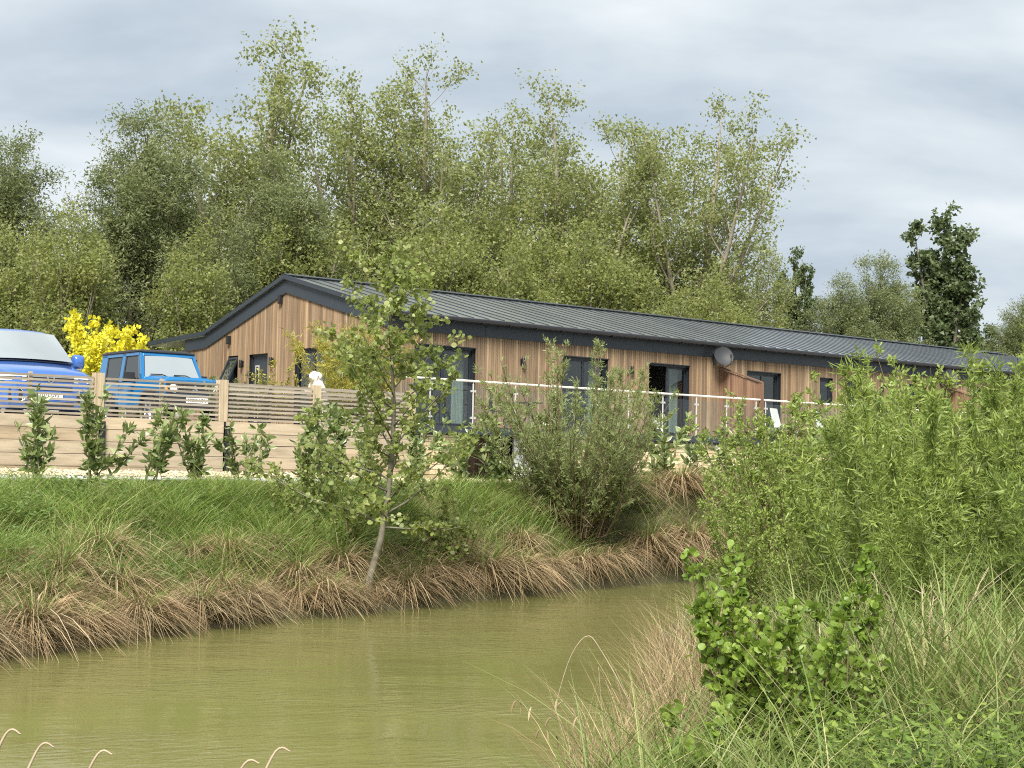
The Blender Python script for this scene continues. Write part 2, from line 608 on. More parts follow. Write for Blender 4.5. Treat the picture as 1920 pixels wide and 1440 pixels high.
def thing(name, label, cat, loc=(0, 0, 0), rz=0.0, group=None):
    o = bpy.data.objects.new(name, None)
    o.empty_display_size = 0.2
    col.objects.link(o)
    o.location = loc
    o.rotation_euler = (0, 0, rz)
    return tag(o, label, cat, group)


def copy_tree(o, parent=None):
    c = o.copy()
    col.objects.link(c)
    c.parent = parent
    for ch in list(o.children):
        copy_tree(ch, c)
    return c


def unit(v):
    v = np.asarray(v, float)
    return v / (np.linalg.norm(v, axis=-1, keepdims=True) + 1e-9)


def rand_dirs(rng, n, zlo=-1, zhi=1):
    z = rng.uniform(zlo, zhi, n)
    a = rng.uniform(0, 2 * np.pi, n)
    r = np.sqrt(1 - z * z)
    return np.stack([r * np.cos(a), r * np.sin(a), z], 1)


def perp(rng, d):
    s = np.cross(d, rand_dirs(rng, len(d)))
    return unit(s)


# house frame: s along the long front, t into the house
C0 = np.array([-3.006, 36.648])
UX = np.array([math.cos(ANG), math.sin(ANG)])
WX = np.array([-math.sin(ANG), math.cos(ANG)])


def ST(s, t, z=0.0):
    p = C0 + UX * s + WX * t
    return (float(p[0]), float(p[1]), z)


def st_of(x, y):
    dx, dy = x - C0[0], y - C0[1]
    return dx * UX[0] + dy * UX[1], dx * WX[0] + dy * WX[1]


# ------------------------------------------------------------------ terrain
FL = np.array([(-40, -6), (-16, 3), (-9, 8.5), (-6.6, 12.5), (-5.31, 16.01), (-4.44, 18.14), (-3.25, 20.57), (-2.09, 21.93), (-.86, 23.94),
               (.42, 25.75), (2.47, 28.63), (4.8, 30.7), (9, 33.9), (20, 43), (45, 63.5), (120, 125)])
NL = np.array([(-40, -14), (-16, -3), (-8, 3.5), (-3, 6.2), (.05, 8.3), (.82, 10.86), (1.02, 11.7), (1.38, 14.5), (1.86, 19.2), (3.0, 24.4),
               (6, 27.6), (12, 32), (24, 41.8), (48, 61.5), (120, 120)])


def signed(line, x, y):
    """distance to a polyline, positive on the side to the left of its direction"""
    best = np.full(x.shape, 1e9)
    sgn = np.ones(x.shape)
    for a, b in zip(line[:-1], line[1:]):
        d = b - a
        L2 = d @ d
        u = np.clip(((x - a[0]) * d[0] + (y - a[1]) * d[1]) / L2, 0, 1)
        px, py = x - a[0] - u * d[0], y - a[1] - u * d[1]
        q = np.hypot(px, py)
        c = d[0] * (y - a[1]) - d[1] * (x - a[0])
        m = q < best - 1e-9
        best = np.where(m, q, best)
        sgn = np.where(m, np.sign(c), sgn)
    return best * sgn


def wob(x, y):
    return (np.sin(x * 1.7 + 1.3 * np.sin(y * .9)) * np.sin(y * 1.3 + .7 * np.sin(x * 1.1)) * .6 + np.sin(x * 4.1 + 2) * np.sin(y * 3.7 + 1) * .25)


def hz(x, y):
    x = np.asarray(x, float)
    y = np.asarray(y, float)
    df = signed(FL, x, y)
    dn = -signed(NL, x, y)
    s, t = st_of(x, y)
    e = np.maximum(-8.7 - t, 0)
    d = np.maximum(df, 0)
    g = np.where(e > 0, d / (d + e + 1e-6), 1.0)
    bank = .05 + 1.71 * g ** .85
    bank = bank + .06 * wob(x, y) * np.clip(d, 0, 1) * np.clip(e, 0, 1)
    bank = bank + .11 * np.clip((t + 8.7) / 3.1, 0, 1) * np.clip(-(s + 2) / 4, 0, 1)
    bank = bank + 1.1 * np.clip((t - 8) / 5, 0, 1)
    near = .03 + .47 * (1 - np.exp(-np.maximum(dn, 0) / 1.0)) + .05 * wob(x * .8, y * .8) * np.clip(dn, 0, 1)
    dw = np.minimum(-df, -dn)
    bed = -.04 - .9 * (1 - np.exp(-np.maximum(dw, 0) / .8))
    return np.where(df >= 0, bank, np.where(dn >= 0, near, bed))


def axis(lo, hi, step, far, grow=1.25):
    a = list(np.arange(lo, hi + 1e-6, step))
    d = step
    while a[-1] < far:
        d *= grow
        a.append(a[-1] + d)
    d = step
    b = []
    v = lo
    while v > -far:
        d *= grow
        v -= d
        b.append(v)
    return np.array(b[::-1] + a)


gx, gy = np.meshgrid(axis(-13, 17, .3, 900), axis(3, 46, .3, 900), indexing='ij')
P = np.stack([gx, gy, hz(gx, gy)], -1)
ground = Geo().grid(P[:, ::-1] if False else P.transpose(0, 1, 2)).build('ground', 'soil', smooth=180)
tag(ground, kind='structure')

# river surface: one sheet that lies under both banks
g = Geo()
g.grid(np.stack(np.meshgrid(axis(-20, 30, 5, 160), axis(-20, 70, 5, 160), indexing='ij') + [np.zeros((1, 1))], -1)
       if False else np.dstack([*np.meshgrid(np.linspace(-60, 120, 19), np.linspace(-20, 125, 16), indexing='ij'), np.zeros((19, 16))]))
tag(g.build('water', 'water'), kind='structure')


def sheet(name, mat, s0, s1, t0, t1, lift, ds=.5, dt=.25):
    S, T = np.meshgrid(np.arange(s0, s1 + ds / 2, ds), np.arange(t0, t1 + dt / 2, dt), indexing='ij')
    X = C0[0] + UX[0] * S + WX[0] * T
    Y = C0[1] + UX[1] * S + WX[1] * T
    return tag(Geo().grid(np.dstack([X, Y, hz(X, Y) + lift])).build(name, mat, smooth=180), kind='structure')


sheet('driveway', 'paving', -30, 34, -7.9, -5.7, .02)
sheet('path', 'paving', -2.9, 34, -5.65, -1.5, .02)
k = Geo()
for i in range(64):
    a, b_ = -30 + i, -30 + i + .985
    z = float(hz(*ST(a, -7.97)[:2]))
    k.hexa([ST(a, -8.05, z - .15), ST(b_, -8.05, z - .15), ST(b_, -7.92, z - .15), ST(a, -7.92, z - .15),
            ST(a, -8.05, z + .055), ST(b_, -8.05, z + .055), ST(b_, -7.92, z + .055), ST(a, -7.92, z + .055)])
tag(k.build('kerb', 'paving'), kind='structure')

# raised courtyard behind the sleeper wall
cy = Geo()
cyf = [(-40, -3.3, -5.48, 14), (-3.3, -1.12, -1.45, 14)]
for s0, s1, t0, t1 in cyf:
    cy.hexa([ST(s0, t0, 1.5), ST(s1, t0, 1.5), ST(s1, t1, 1.5), ST(s0, t1, 1.5), ST(s0, t0, 2.88), ST(s1, t0, 2.88), ST(s1, t1, 2.88), ST(s0, t1, 2.88)])
cy.hexa([ST(-1.12, .05, 1.5), ST(-.03, .05, 1.5), ST(-.03, 14, 1.5), ST(-1.12, 14, 1.5),
         ST(-1.12, .05, 2.88), ST(-.03, .05, 2.88), ST(-.03, 14, 2.88), ST(-1.12, 14, 2.88)])
tag(cy.build('courtyard', 'courtyard'), kind='structure')


def gravel(name, s0, s1, t0, t1, n, seed):
    rng = np.random.default_rng(seed)
    S = rng.uniform(s0, s1, n)
    u = rng.uniform(0, 1, n)
    T = t0 + (t1 - t0) * u
    X = C0[0] + UX[0] * S + WX[0] * T
    Y = C0[1] + UX[1] * S + WX[1] * T
    Z = hz(X, Y) + .02 + .07 * u + rng.uniform(-.01, .02, n)
    r = rng.uniform(.018, .034, n)
    octa = np.array([(1, 0, 0), (0, 1, 0), (-1, 0, 0), (0, -1, 0), (0, 0, .7), (0, 0, -.7)], float)
    a = rng.uniform(0, 6.28, n)
    ca, sa = np.cos(a), np.sin(a)
    V = octa[None] * r[:, None, None] * rng.uniform(.7, 1.3, (n, 6, 1))
    V = np.stack([V[..., 0] * ca[:, None] - V[..., 1] * sa[:, None], V[..., 0] * sa[:, None] + V[..., 1] * ca[:, None], V[..., 2]], -1)
    V += np.stack([X, Y, Z], 1)[:, None]
    tri = np.array([(0, 1, 4), (1, 2, 4), (2, 3, 4), (3, 0, 4), (1, 0, 5), (2, 1, 5), (3, 2, 5), (0, 3, 5)])
    F = (np.arange(n)[:, None, None] * 6 + tri[None]).reshape(-1, 3)
    o = Geo().add(V.reshape(-1, 3), F).build(name, 'gravel')
    tag(o, 'pale cream gravel strip along the foot of the walls', 'gravel', kind='stuff')


gravel('gravel', -13.2, -3.1, -6.3, -5.72, 5200, 3)
gravel('gravel', -3.0, 13, -2.25, -1.62, 5200, 4)

# ------------------------------------------------------------------ house
house = thing('house', 'long single-storey timber-clad house with dark standing seam metal roof', 'house', ST(0, 0, 0), ANG)
LEN = 34.0
ZD = 3.10                                # balcony floor
RIDGE_T, RIDGE_Z = 4.76, 7.13
EAVE_T, EAVE_Z = -0.26, 5.86
KINK_T, KINK_Z = 9.17, 5.86


def roof_z(t):
    if t <= RIDGE_T:
        return EAVE_Z + (RIDGE_Z - EAVE_Z) * (t - EAVE_T) / (RIDGE_T - EAVE_T)
    if t <= KINK_T:
        return RIDGE_Z + (KINK_Z - RIDGE_Z) * (t - RIDGE_T) / (KINK_T - RIDGE_T)
    return KINK_Z - .032 * (t - KINK_T)


FH = 5.145
# openings on the long front: s0, s1, z0, z1
F_OPEN = [(.74, 2.68, ZD + .03, FH), (5.6, 7.3, ZD + .03, FH), (8.83, 10.48, ZD + .03, FH), (12.94, 14.42, ZD + .03, FH),
          (16.29, 16.89, 4.35, 5.12), (17.61, 18.28, 4.35, 5.12), (20.76, 21.86, ZD + .03, FH), (25.1, 25.7, 4.35, 5.12), (28.6, 30.2, ZD + .03, FH)]
# openings on the gable: t0, t1, z0, z1
G_OPEN = [(1.85, 4.33, 2.93, 5.17), (5.67, 6.68, 2.93, 5.14), (7.3, 7.9, 3.55, 5.15), (9.72, 10.05, 4.2, 5.13)]


def solid_spans(lo, hi, holes):
    """z spans of a column that stay solid"""
    out = [(lo, hi)]
    for z0, z1 in holes:
        nx = []
        for a, b_ in out:
            if z1 <= a or z0 >= b_:
                nx.append((a, b_))
                continue
            if z0 > a:
                nx.append((a, z0))
            if z1 < b_:
                nx.append((z1, b_))
        out = nx
    return [(a, b_) for a, b_ in out if b_ - a > .01]


def wall_columns(a0, a1, opens):
    cuts = sorted({a0, a1, *[o[0] for o in opens], *[o[1] for o in opens]})
    cuts = [c_ for c_ in cuts if a0 <= c_ <= a1]
    return [(x, y, [(o[2], o[3]) for o in opens if o[0] < (x + y) / 2 < o[1]]) for x, y in zip(cuts[:-1], cuts[1:])]


w = Geo()
for a, b_, hs in wall_columns(.03, LEN, F_OPEN):
    for z0, z1 in solid_spans(1.6, 5.8, hs):
        w.box(a, b_, .025, .26, z0, z1)
w.build('wall', 'black_metal', house)
w = Geo()
for a, b_, hs in wall_columns(.27, 10.35, G_OPEN):
    n = max(1, int((b_ - a) / .3))
    for i in range(n):
        p, q = a + (b_ - a) * i / n, a + (b_ - a) * (i + 1) / n
        top = min(roof_z(p), roof_z(q)) - .12
        for z0, z1 in solid_spans(1.6, top, hs):
            w.box(.025, .26, p, q, z0, z1)
w.box(.27, LEN, 10.1, 10.35, 1.6, 5.6)
w.box(LEN - .25, LEN, .27, 10.1, 1.6, 5.7)
w.build('wall', 'black_metal', house)

unit_box = Geo().box(-.5, .5, -.5, .5, -.5, .5).mesh('unit_box')
UNIT = {}


def block(name, mat, parent, x0, x1, y0, y1, z0, z1):
    """a plain rectangular piece that shares one mesh per material"""
    if mat not in UNIT:
        UNIT[mat] = unit_box.copy()
        UNIT[mat].materials.append(MATS[mat])
    o = bpy.data.objects.new(name, UNIT[mat])
    col.objects.link(o)
    o.parent = parent
    o.location = ((x0 + x1) / 2, (y0 + y1) / 2, (z0 + z1) / 2)
    o.scale = (x1 - x0, y1 - y0, z1 - z0)
    return o


rng = np.random.default_rng(11)
BW, GAP = .072, .012
# gable boards, each a piece of its own
t = 0.0
while t < 10.33:
    bw = BW * rng.uniform(.85, 1.2)
    t1 = min(t + bw, 10.36)
    hs = [(o[2], o[3]) for o in G_OPEN if o[0] < (t + t1) / 2 < o[1]]
    dx = rng.uniform(0, .004)
    for z0, z1 in solid_spans(2.6, roof_z((t + t1) / 2) - .2, hs):
        block('cladding_board', 'cladding', house, -.022 - dx, .002, t, t1 - GAP, z0, z1)
    t = t1
# front boards: the near ones one by one, the far ones joined
s = -.022
n_single = 0
rest = Geo()
while s < LEN:
    bw = BW * rng.uniform(.85, 1.2)
    s1 = s + bw
    hs = [(o[2], o[3]) for o in F_OPEN if o[0] < (s + s1) / 2 < o[1]]
    dx = rng.uniform(0, .004)
    for z0, z1 in solid_spans(2.9, 5.7, hs):
        if s < 8.9:
            block('cladding_board', 'cladding', house, s, s1 - GAP, -.022 - dx, .002, z0, z1)
        else:
            rest.box(s, s1 - GAP, -.022 - dx, .002, z0, z1)
    s = s1
tag(rest.build('cladding', 'cladding', house), kind='stuff')

# roof: one standing seam pan after another on the front slope
slope = math.atan2(RIDGE_Z - EAVE_Z, RIDGE_T - EAVE_T)
L_pan = math.hypot(RIDGE_Z - EAVE_Z, RIDGE_T - EAVE_T)
PW = .5
pan = Geo()
pan.box(.0, PW - .003, 0, L_pan, -.03, 0)
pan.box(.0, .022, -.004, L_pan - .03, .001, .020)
pan_me = pan.mesh('roof_panel')
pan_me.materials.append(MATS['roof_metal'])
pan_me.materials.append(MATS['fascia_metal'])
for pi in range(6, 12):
    pan_me.polygons[pi].material_index = 1  # ribs coloured dark to paint in the seams' shadow lines, not another metal
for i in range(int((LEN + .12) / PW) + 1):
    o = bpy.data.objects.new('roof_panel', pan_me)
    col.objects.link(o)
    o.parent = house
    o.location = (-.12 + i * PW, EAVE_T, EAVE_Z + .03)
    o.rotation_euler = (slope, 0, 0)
g = Geo()
g.hexa([(-.12, RIDGE_T, RIDGE_Z - .03), (LEN, RIDGE_T, RIDGE_Z - .03), (LEN, KINK_T, KINK_Z - .03), (-.12, KINK_T, KINK_Z - .03),
        (-.12, RIDGE_T, RIDGE_Z + .03), (LEN, RIDGE_T, RIDGE_Z + .03), (LEN, KINK_T, KINK_Z + .03), (-.12, KINK_T, KINK_Z + .03)])
g.build('rear_roof', 'roof_metal', house)
g = Geo()
g.hexa([(-.12, KINK_T + .002, KINK_Z - .08), (LEN, KINK_T + .002, KINK_Z - .08), (LEN, 12.65, 5.68), (-.12, 12.65, 5.68),
        (-.12, KINK_T + .002, KINK_Z + .028), (LEN, KINK_T + .002, KINK_Z + .028), (LEN, 12.65, 5.77), (-.12, 12.65, 5.77)])
g.build('rear_roof', 'roof_metal', house)
Geo().prism([(RIDGE_T - .16, RIDGE_Z + .045), (RIDGE_T, RIDGE_Z + .10), (RIDGE_T + .16, RIDGE_Z + .045), (RIDGE_T, RIDGE_Z + .08)], -.13, LEN, 'x').build('ridge_cap', 'fascia_metal', house)
# soffit, fascia panels and gutter of the long front
block('soffit', 'gutter', house, -.1, LEN, EAVE_T + .02, -.03, 5.80, 5.845)
x = -.06
while x < LEN:
    block('fascia_panel', 'fascia_metal', house, x, min(x + 2.99, LEN), -.06, -.028, 5.46, 5.80)
    x += 3.0
g = Geo()
g.tube([(-.14, EAVE_T - .055, EAVE_Z - .04), (LEN, EAVE_T - .055, EAVE_Z - .04)], .06, 8)
for i in range(40):
    g.box(-.1 + i * .9, -.07 + i * .9, EAVE_T - .12, EAVE_T + .03, EAVE_Z - .115, EAVE_Z - .095)
g.build('gutter', 'gutter', house)
# gable fascia: three flat panels that follow the roof line
for pa, pb in (((-.05, 0), (RIDGE_T, 0)), ((RIDGE_T, 0), (KINK_T, 0)), ((KINK_T, 0), (10.4, 0))):
    a, b_ = pa[0], pb[0]
    n = 2 if b_ - a > 3 else 1
    for i in range(n):
        p, q = a + (b_ - a) * i / n + (.004 if i else 0), a + (b_ - a) * (i + 1) / n
        dp = .42 if p < KINK_T - .01 else .36
        zp, zq = roof_z(p), roof_z(q)
        Geo().hexa([(-.065, p, zp - .42), (-.03, p, zp - .42), (-.03, q, zq - .42), (-.065, q, zq - .42),
                    (-.065, p, zp - .04), (-.03, p, zp - .04), (-.03, q, zq - .04), (-.065, q, zq - .04)]).build('gable_fascia', 'fascia_metal', house)
for (a, za), (b_, zb) in (((EAVE_T - .02, EAVE_Z), (RIDGE_T, RIDGE_Z)), ((RIDGE_T, RIDGE_Z), (KINK_T, KINK_Z)), ((KINK_T, KINK_Z), (12.65, 5.75))):
    Geo().hexa([(-.15, a, za - .05), (-.122, a, za - .05), (-.122, b_, zb - .05), (-.15, b_, zb - .05),
                (-.15, a, za + .065), (-.122, a, za + .065), (-.122, b_, zb + .065), (-.15, b_, zb + .065)]).build('verge_trim', 'fascia_metal', house)
block('rear_lean_to', 'render_grey', house, .6, 12, 10.36, 12.2, 2.6, 5.55)


# windows and doors -------------------------------------------------
def room(x0, x1, y0, y1, z0, z1, name='room'):
    g = Geo()
    th = .04
    g.box(x0 - .5, x1 + .5, y1, y1 + th, z0 - .1, z1 + .1)
    g.box(x0 - .54, x0 - .5, y0, y1, z0 - .1, z1 + .1)
    g.box(x1 + .5, x1 + .54, y0, y1, z0 - .1, z1 + .1)
    g.box(x0 - .54, x1 + .54, y0, y1 + th, z1 + .1, z1 + .14)
    o = g.build(name, 'room_wall', house)
    Geo().box(x0 - .5, x1 + .5, y0, y1, z0 - .14, z0 - .1).build('room_floor', 'room_floor', o)
    return o


def frame_rect(g, x0, x1, z0, z1, y0, y1, wd):
    g.box(x0, x0 + wd, y0, y1, z0, z1)
    g.box(x1 - wd, x1, y0, y1, z0, z1)
    g.box(x0 + wd, x1 - wd, y0, y1, z0, z0 + wd)
    g.box(x0 + wd, x1 - wd, y0, y1, z1 - wd, z1)


def front_window(x0, x1, z0, z1, leaves=2, open_first=False):
    g = Geo()
    frame_rect(g, x0, x1, z0, z1, .06, .17, .05)
    win = g.build('sliding_door' if z0 < 3.5 else 'window', 'frame_metal', house)
    g = Geo()
    for a, b_ in ((x0 - .002, x0 - .001),):
        pass
    g.box(x0 - .0, x1, -.03, .06, z1 - .002, z1 + .022)
    g.build('head_flashing', 'frame_metal', win)
    n = leaves
    for i in range(n):
        a = x0 + .05 + (x1 - x0 - .1) * i / n
        b_ = x0 + .05 + (x1 - x0 - .1) * (i + 1) / n
        if open_first and i == 0:
            continue
        y = .075 if i % 2 == 0 else .118
        s_ = Geo()
        frame_rect(s_, a, b_, z0 + .05, z1 - .05, y, y + .04, .055)
        sa = s_.build('sash', 'frame_metal', win)
        Geo().box(a + .055, b_ - .055, y + .014, y + .022, z0 + .105, z1 - .105).build('pane', 'pane_glass', win)
    room(x0, x1, .27, 3.6, z0, z1)
    return win


for i, (a, b_, z0, z1) in enumerate(F_OPEN):
    front_window(a, b_, z0, z1, 2 if b_ - a > .8 else 1, open_first=(i == 2))


def curtain(x0, x1, z0, z1, y):
    n = 40
    xs = np.linspace(x0, x1, n)
    ys = y + .03 * np.sin(np.arange(n) * 1.3)
    P = np.zeros((n, 2, 3))
    P[:, 0] = np.stack([xs, ys, np.full(n, z0)], 1)
    P[:, 1] = np.stack([xs, ys, np.full(n, z1)], 1)
    Geo().grid(P).build('curtain', 'curtain', house, smooth=60)


curtain(2.25, 2.62, 3.15, 5.1, .42)
curtain(6.95, 7.26, 3.15, 5.1, .42)
curtain(10.1, 10.42, 3.15, 5.1, .42)

# bed seen through the open sliding door
bed = thing('bed', 'bed with rumpled cream bedding seen through the open sliding door', 'bed', ST(9.5, 1.7, ZD - .065), ANG)
g = Geo()
n = 26
X, Y = np.meshgrid(np.linspace(-.75, .75, n), np.linspace(-.95, .95, n), indexing='ij')
Z = .58 + .07 * np.sin(X * 7 + 2 * np.sin(Y * 5)) * np.cos(Y * 6) - .25 * np.clip((np.maximum(np.abs(X) / .75, np.abs(Y) / .95) - .9) * 10, 0, 1)
g.grid(np.dstack([X, Y, Z])).build('duvet', 'bedding', bed, smooth=180)
Geo().box(-.7, .7, -.9, .9, .12, .45).build('mattress', 'bedding', bed)
for sx in (-.62, .62):
    for sy in (-.82, .82):
        Geo().box(sx - .04, sx + .04, sy - .04, sy + .04, 0, .119).build('leg', 'stem_brown', bed)

# gable openings
(a, b_, z0, z1) = G_OPEN[0]


def gable_frame(a, b_, z0, z1, wd, name, x0=.06, x1=.17):
    g = Geo()
    g.box(x0, x1, a, a + wd, z0, z1)
    g.box(x0, x1, b_ - wd, b_, z0, z1)
    g.box(x0, x1, a + wd, b_ - wd, z0, z0 + wd)
    g.box(x0, x1, a + wd, b_ - wd, z1 - wd, z1)
    return g.build(name, 'frame_metal', house)


def gable_room(a, b_, z0, z1):
    g = Geo()
    g.box(2.4, 2.44, a - .3, b_ + .3, z0 - .1, z1 + .1)
    g.box(.27, 2.4, a - .34, a - .3, z0 - .1, z1 + .1)
    g.box(.27, 2.4, b_ + .3, b_ + .34, z0 - .1, z1 + .1)
    g.box(.27, 2.44, a - .34, b_ + .34, z1 + .1, z1 + .14)
    g.box(.27, 2.44, a - .34, b_ + .34, z0 - .14, z0 - .1)
    g.build('room', 'room_wall', house)


win = gable_frame(*G_OPEN[0], .055, 'window')
for i in range(3):
    p = a + .055 + (b_ - a - .11) * i / 3
    q = a + .055 + (b_ - a - .11) * (i + 1) / 3
    g = Geo()
    g.box(.075, .115, p, p + .05, z0 + .06, z1 - .06)
    g.box(.075, .115, q - .05, q, z0 + .06, z1 - .06)
    g.box(.075, .115, p + .05, q - .05, z0 + .06, z0 + .11)
    g.box(.075, .115, p + .05, q - .05, z1 - .11, z1 - .06)
    g.build('sash', 'frame_metal', win)
    Geo().box(.088, .096, p + .05, q - .05, z0 + .11, z1 - .11).build('pane', 'pane_glass', win)
gable_room(2.0, 4.2, z0, z1)
(a, b_, z0, z1) = G_OPEN[1]
dr = gable_frame(a, b_, z0, z1, .06, 'front_door')
leaf_o = Geo().box(.085, .13, a + .062, b_ - .062, z0 + .06, z1 - .062).build('door_leaf', 'fascia_metal', dr)
g = Geo()
p, q = b_ - .35, b_ - .22
g.box(.072, .0849, p - .04, p, z0 + .35, z1 - .3)
g.box(.072, .0849, q, q + .04, z0 + .35, z1 - .3)
g.box(.072, .0849, p, q, z1 - .34, z1 - .3)
g.box(.072, .0849, p, q, z0 + .35, z0 + .39)
g.build('light_strip', 'steel', dr)
Geo().box(.078, .0849, p, q, z0 + .39, z1 - .34).build('pane', 'side_glass', dr)
Geo().tube([(.03, a + .16, z0 + 1.0), (.03, a + .16, z0 + 1.35)], .014, 8).tube([(.03, a + .16, z0 + 1.05), (.086, a + .16, z0 + 1.05)], .009, 6).tube(
    [(.03, a + .16, z0 + 1.3), (.086, a + .16, z0 + 1.3)], .009, 6).build('handle', 'steel', dr)
(a, b_, z0, z1) = G_OPEN[2]
wf = gable_frame(a, b_, z0, z1, .05, 'window')
# the top-hung sash stands open
hinge_z = z1 - .06
ln = z1 - z0 - .12
ca, sa_ = math.cos(R(24)), math.sin(R(24))


def tilt(y, d, off):
    return (.03 - d * sa_ - off * ca, y, hinge_z - d * ca + off * sa_)


g = Geo()
for (p, q, d0, d1) in ((a + .03, a + .09, 0, ln), (b_ - .09, b_ - .03, 0, ln), (a + .09, b_ - .09, 0, .06), (a + .09, b_ - .09, ln - .06, ln)):
    g.hexa([tilt(p, d1, 0), tilt(p, d1, .045), tilt(q, d1, .045), tilt(q, d1, 0), tilt(p, d0, 0), tilt(p, d0, .045), tilt(q, d0, .045), tilt(q, d0, 0)])
g.build('sash', 'frame_metal', wf)
g = Geo()
g.hexa([tilt(a + .09, ln - .06, .018), tilt(a + .09, ln - .06, .026), tilt(b_ - .09, ln - .06, .026), tilt(b_ - .09, ln - .06, .018),
        tilt(a + .09, .06, .018), tilt(a + .09, .06, .026), tilt(b_ - .09, .06, .026), tilt(b_ - .09, .06, .018)])
g.build('pane', 'pane_glass', wf)
gable_room(a, b_, z0, z1)
(a, b_, z0, z1) = G_OPEN[3]
wf = gable_frame(a, b_, z0, z1, .045, 'window')
Geo().box(.1, .108, a + .045, b_ - .045, z0 + .045, z1 - .045).build('pane', 'side_glass', wf)

# balcony floor and the storey under it
bal = Geo().box(-1.1, LEN, -1.66, -.03, 2.955, ZD).build('balcony_floor', 'paving', house)
block('deck_edge', 'fascia_metal', house, -1.13, LEN, -1.70, -1.662, 2.93, ZD + .012)
block('deck_soffit', 'gutter', house, -1.1, LEN, -1.655, -.03, 2.90, 2.953)
bk = Geo()
for s0, s1 in ((-3.28, 1.13), (4.62, LEN)):
    bk.box(s0, s1, -1.52, -1.3, 1.5, 2.899)
bk.box(1.10, 1.13, -1.3, -.4, 1.5, 2.899)
bk.box(4.62, 4.65, -1.3, -.4, 1.5, 2.899)
bk.box(1.131, 3.05, -.27, -.05, 1.5, 2.899)
bk.build('lower_wall', 'mortar', house)
rng = np.random.default_rng(5)


def stones(s0, s1, single):
    z = 1.70
    g = Geo()
    while z < 2.87:
        h = min(rng.uniform(.085, .135), 2.895 - z)
        s = s0
        while s < s1 - .02:
            ln = min(rng.uniform(.18, .48), s1 - s)
            pr = rng.uniform(.0, .018)
            if single:
                block('stone', 'stone', house, s, s + ln - .012, -1.56 - pr, -1.515, z, z + h - .010)
            else:
                g.box(s, s + ln - .012, -1.56 - pr, -1.515, z, z + h - .010)
            s += ln
        z += h
    if not single:
        tag(g.build('stonework', 'stone', house), kind='stuff')


stones(-.75, 1.13, True)
stones(6.1, 11.9, True)
stones(-3.28, -.75, False)
stones(4.62, 6.1, False)
stones(11.9, LEN, False)
s = 1.14
while s < 3.03:
    block('lower_board', 'cladding', house, s, s + .075, -.296, -.268, 1.75, 2.895)
    s += .085
lo = Geo().box(3.70, 3.76, -.40, -.28, 1.7, 2.895).box(3.05, 3.11, -.40, -.28, 1.7, 2.895).box(3.11, 3.70, -.40, -.28, 2.83, 2.895).build('store_door', 'white_paint', house)
# the white leaf stands open, square to the wall
Geo().box(3.0, 4.615, -1.22, -1.18, 1.74, 2.86).build('door_leaf', 'white_paint', lo)
Geo().box(3.06, 4.6, -.05, -.02, 1.5, 2.899).build('store_back', 'black_metal', house)


# ------------------------------------------------------------------ wall lights, small boxes, dishes
def wall_light(label, s, t, z, face, group='up-and-down wall lights'):
    rz = ANG if face == 'front' else ANG - R(90)
    o = thing('wall_light', label, 'wall light', ST(s, t, z), rz, None)
    Geo().box(-.045, .045, -.016, 0, -.08, .08).build('back_plate', 'black_metal', o)
    Geo().lathe([(0.001, -.11), (.046, -.11), (.05, -.10), (.05, .10), (.046, .11), (.001, .11)], 14, (0, -.075, 0)).build('barrel', 'black_metal', o, smooth=40)
    Geo().box(-.02, .02, -.045, -.0161, -.025, .025).build('arm', 'black_metal', o)


for s, lab in ((4.19, 'black cylinder wall light between the two glazed doors nearest the gable corner'),
               (8.11, 'black cylinder wall light beside the open sliding door'),
               (19.33, 'black cylinder wall light between the small square windows and the second dish'),
               (26.19, 'black cylinder wall light far along the front past the second dish'),
               (26.96, 'black cylinder wall light, last of the pair far along the front')):
    wall_light(lab, s, -.027, 4.9, 'front')
wall_light('black cylinder wall light between the front door and the tilted window', -.027, 7.02, 4.9, 'gable')
wall_light('black cylinder wall light between the front door and the wide gable window', -.027, 5.40, 4.9, 'gable')
for t, z, lab in ((7.79, 5.62, 'small black box fixed under the gable fascia above the tilted window'),
                  (5.03, 6.56, 'small black box fixed under the gable peak')):
    o = thing('wall_box', lab, 'wall box', ST(-.027, t, z), ANG - R(90))
    Geo().box(-.06, .06, -.09, 0, -.13, .1).build('body', 'black_metal', o)
    Geo().box(-.05, .05, -.10, -.091, -.1, -.04).build('lens', 'black_plastic', o)


def dish(label, s, z):
    o = thing('satellite_dish', label, 'satellite dish', ST(s, -.062, z), ANG)
    pr = [(.001, .0)] + [(.29 * u, .085 * u * u) for u in np.linspace(.1, 1, 10)] + [(.295, .09), (.282, .081)] + [(.282 * u, .085 * u * u - .012) for u in np.linspace(.9, .05, 8)]
    d = Geo().lathe(pr, 28).build('reflector', 'dish_grey', o, smooth=50)
    d.location = (0, -.32, 0)
    d.rotation_euler = Vector((-.38, -.82, .34)).to_track_quat('Z', 'Y').to_euler()
    Geo().tube([(0, 0, -.02), (-.05, -.15, -.02), (-.03, -.30, 0)], .02, 8).build('bracket', 'black_metal', o)
    Geo().box(-.06, .06, -.02, .0, -.22, .08).build('wall_plate', 'black_metal', o)
    Geo().tube([(.06, -.36, -.30), (.02, -.62, -.22), (-.10, -.74, -.02)], .012, 6).build('feed_arm', 'black_metal', o)
    Geo().lathe([(.001, -.05), (.03, -.05), (.03, .05), (.001, .05)], 10, (-.10, -.74, .0)).build('feed_horn', 'black_plastic', o)


dish('grey satellite dish on the fascia above the slanted timber screen', 11.45, 5.46)
dish('grey satellite dish on the far part of the long front', 22.6, 5.42)


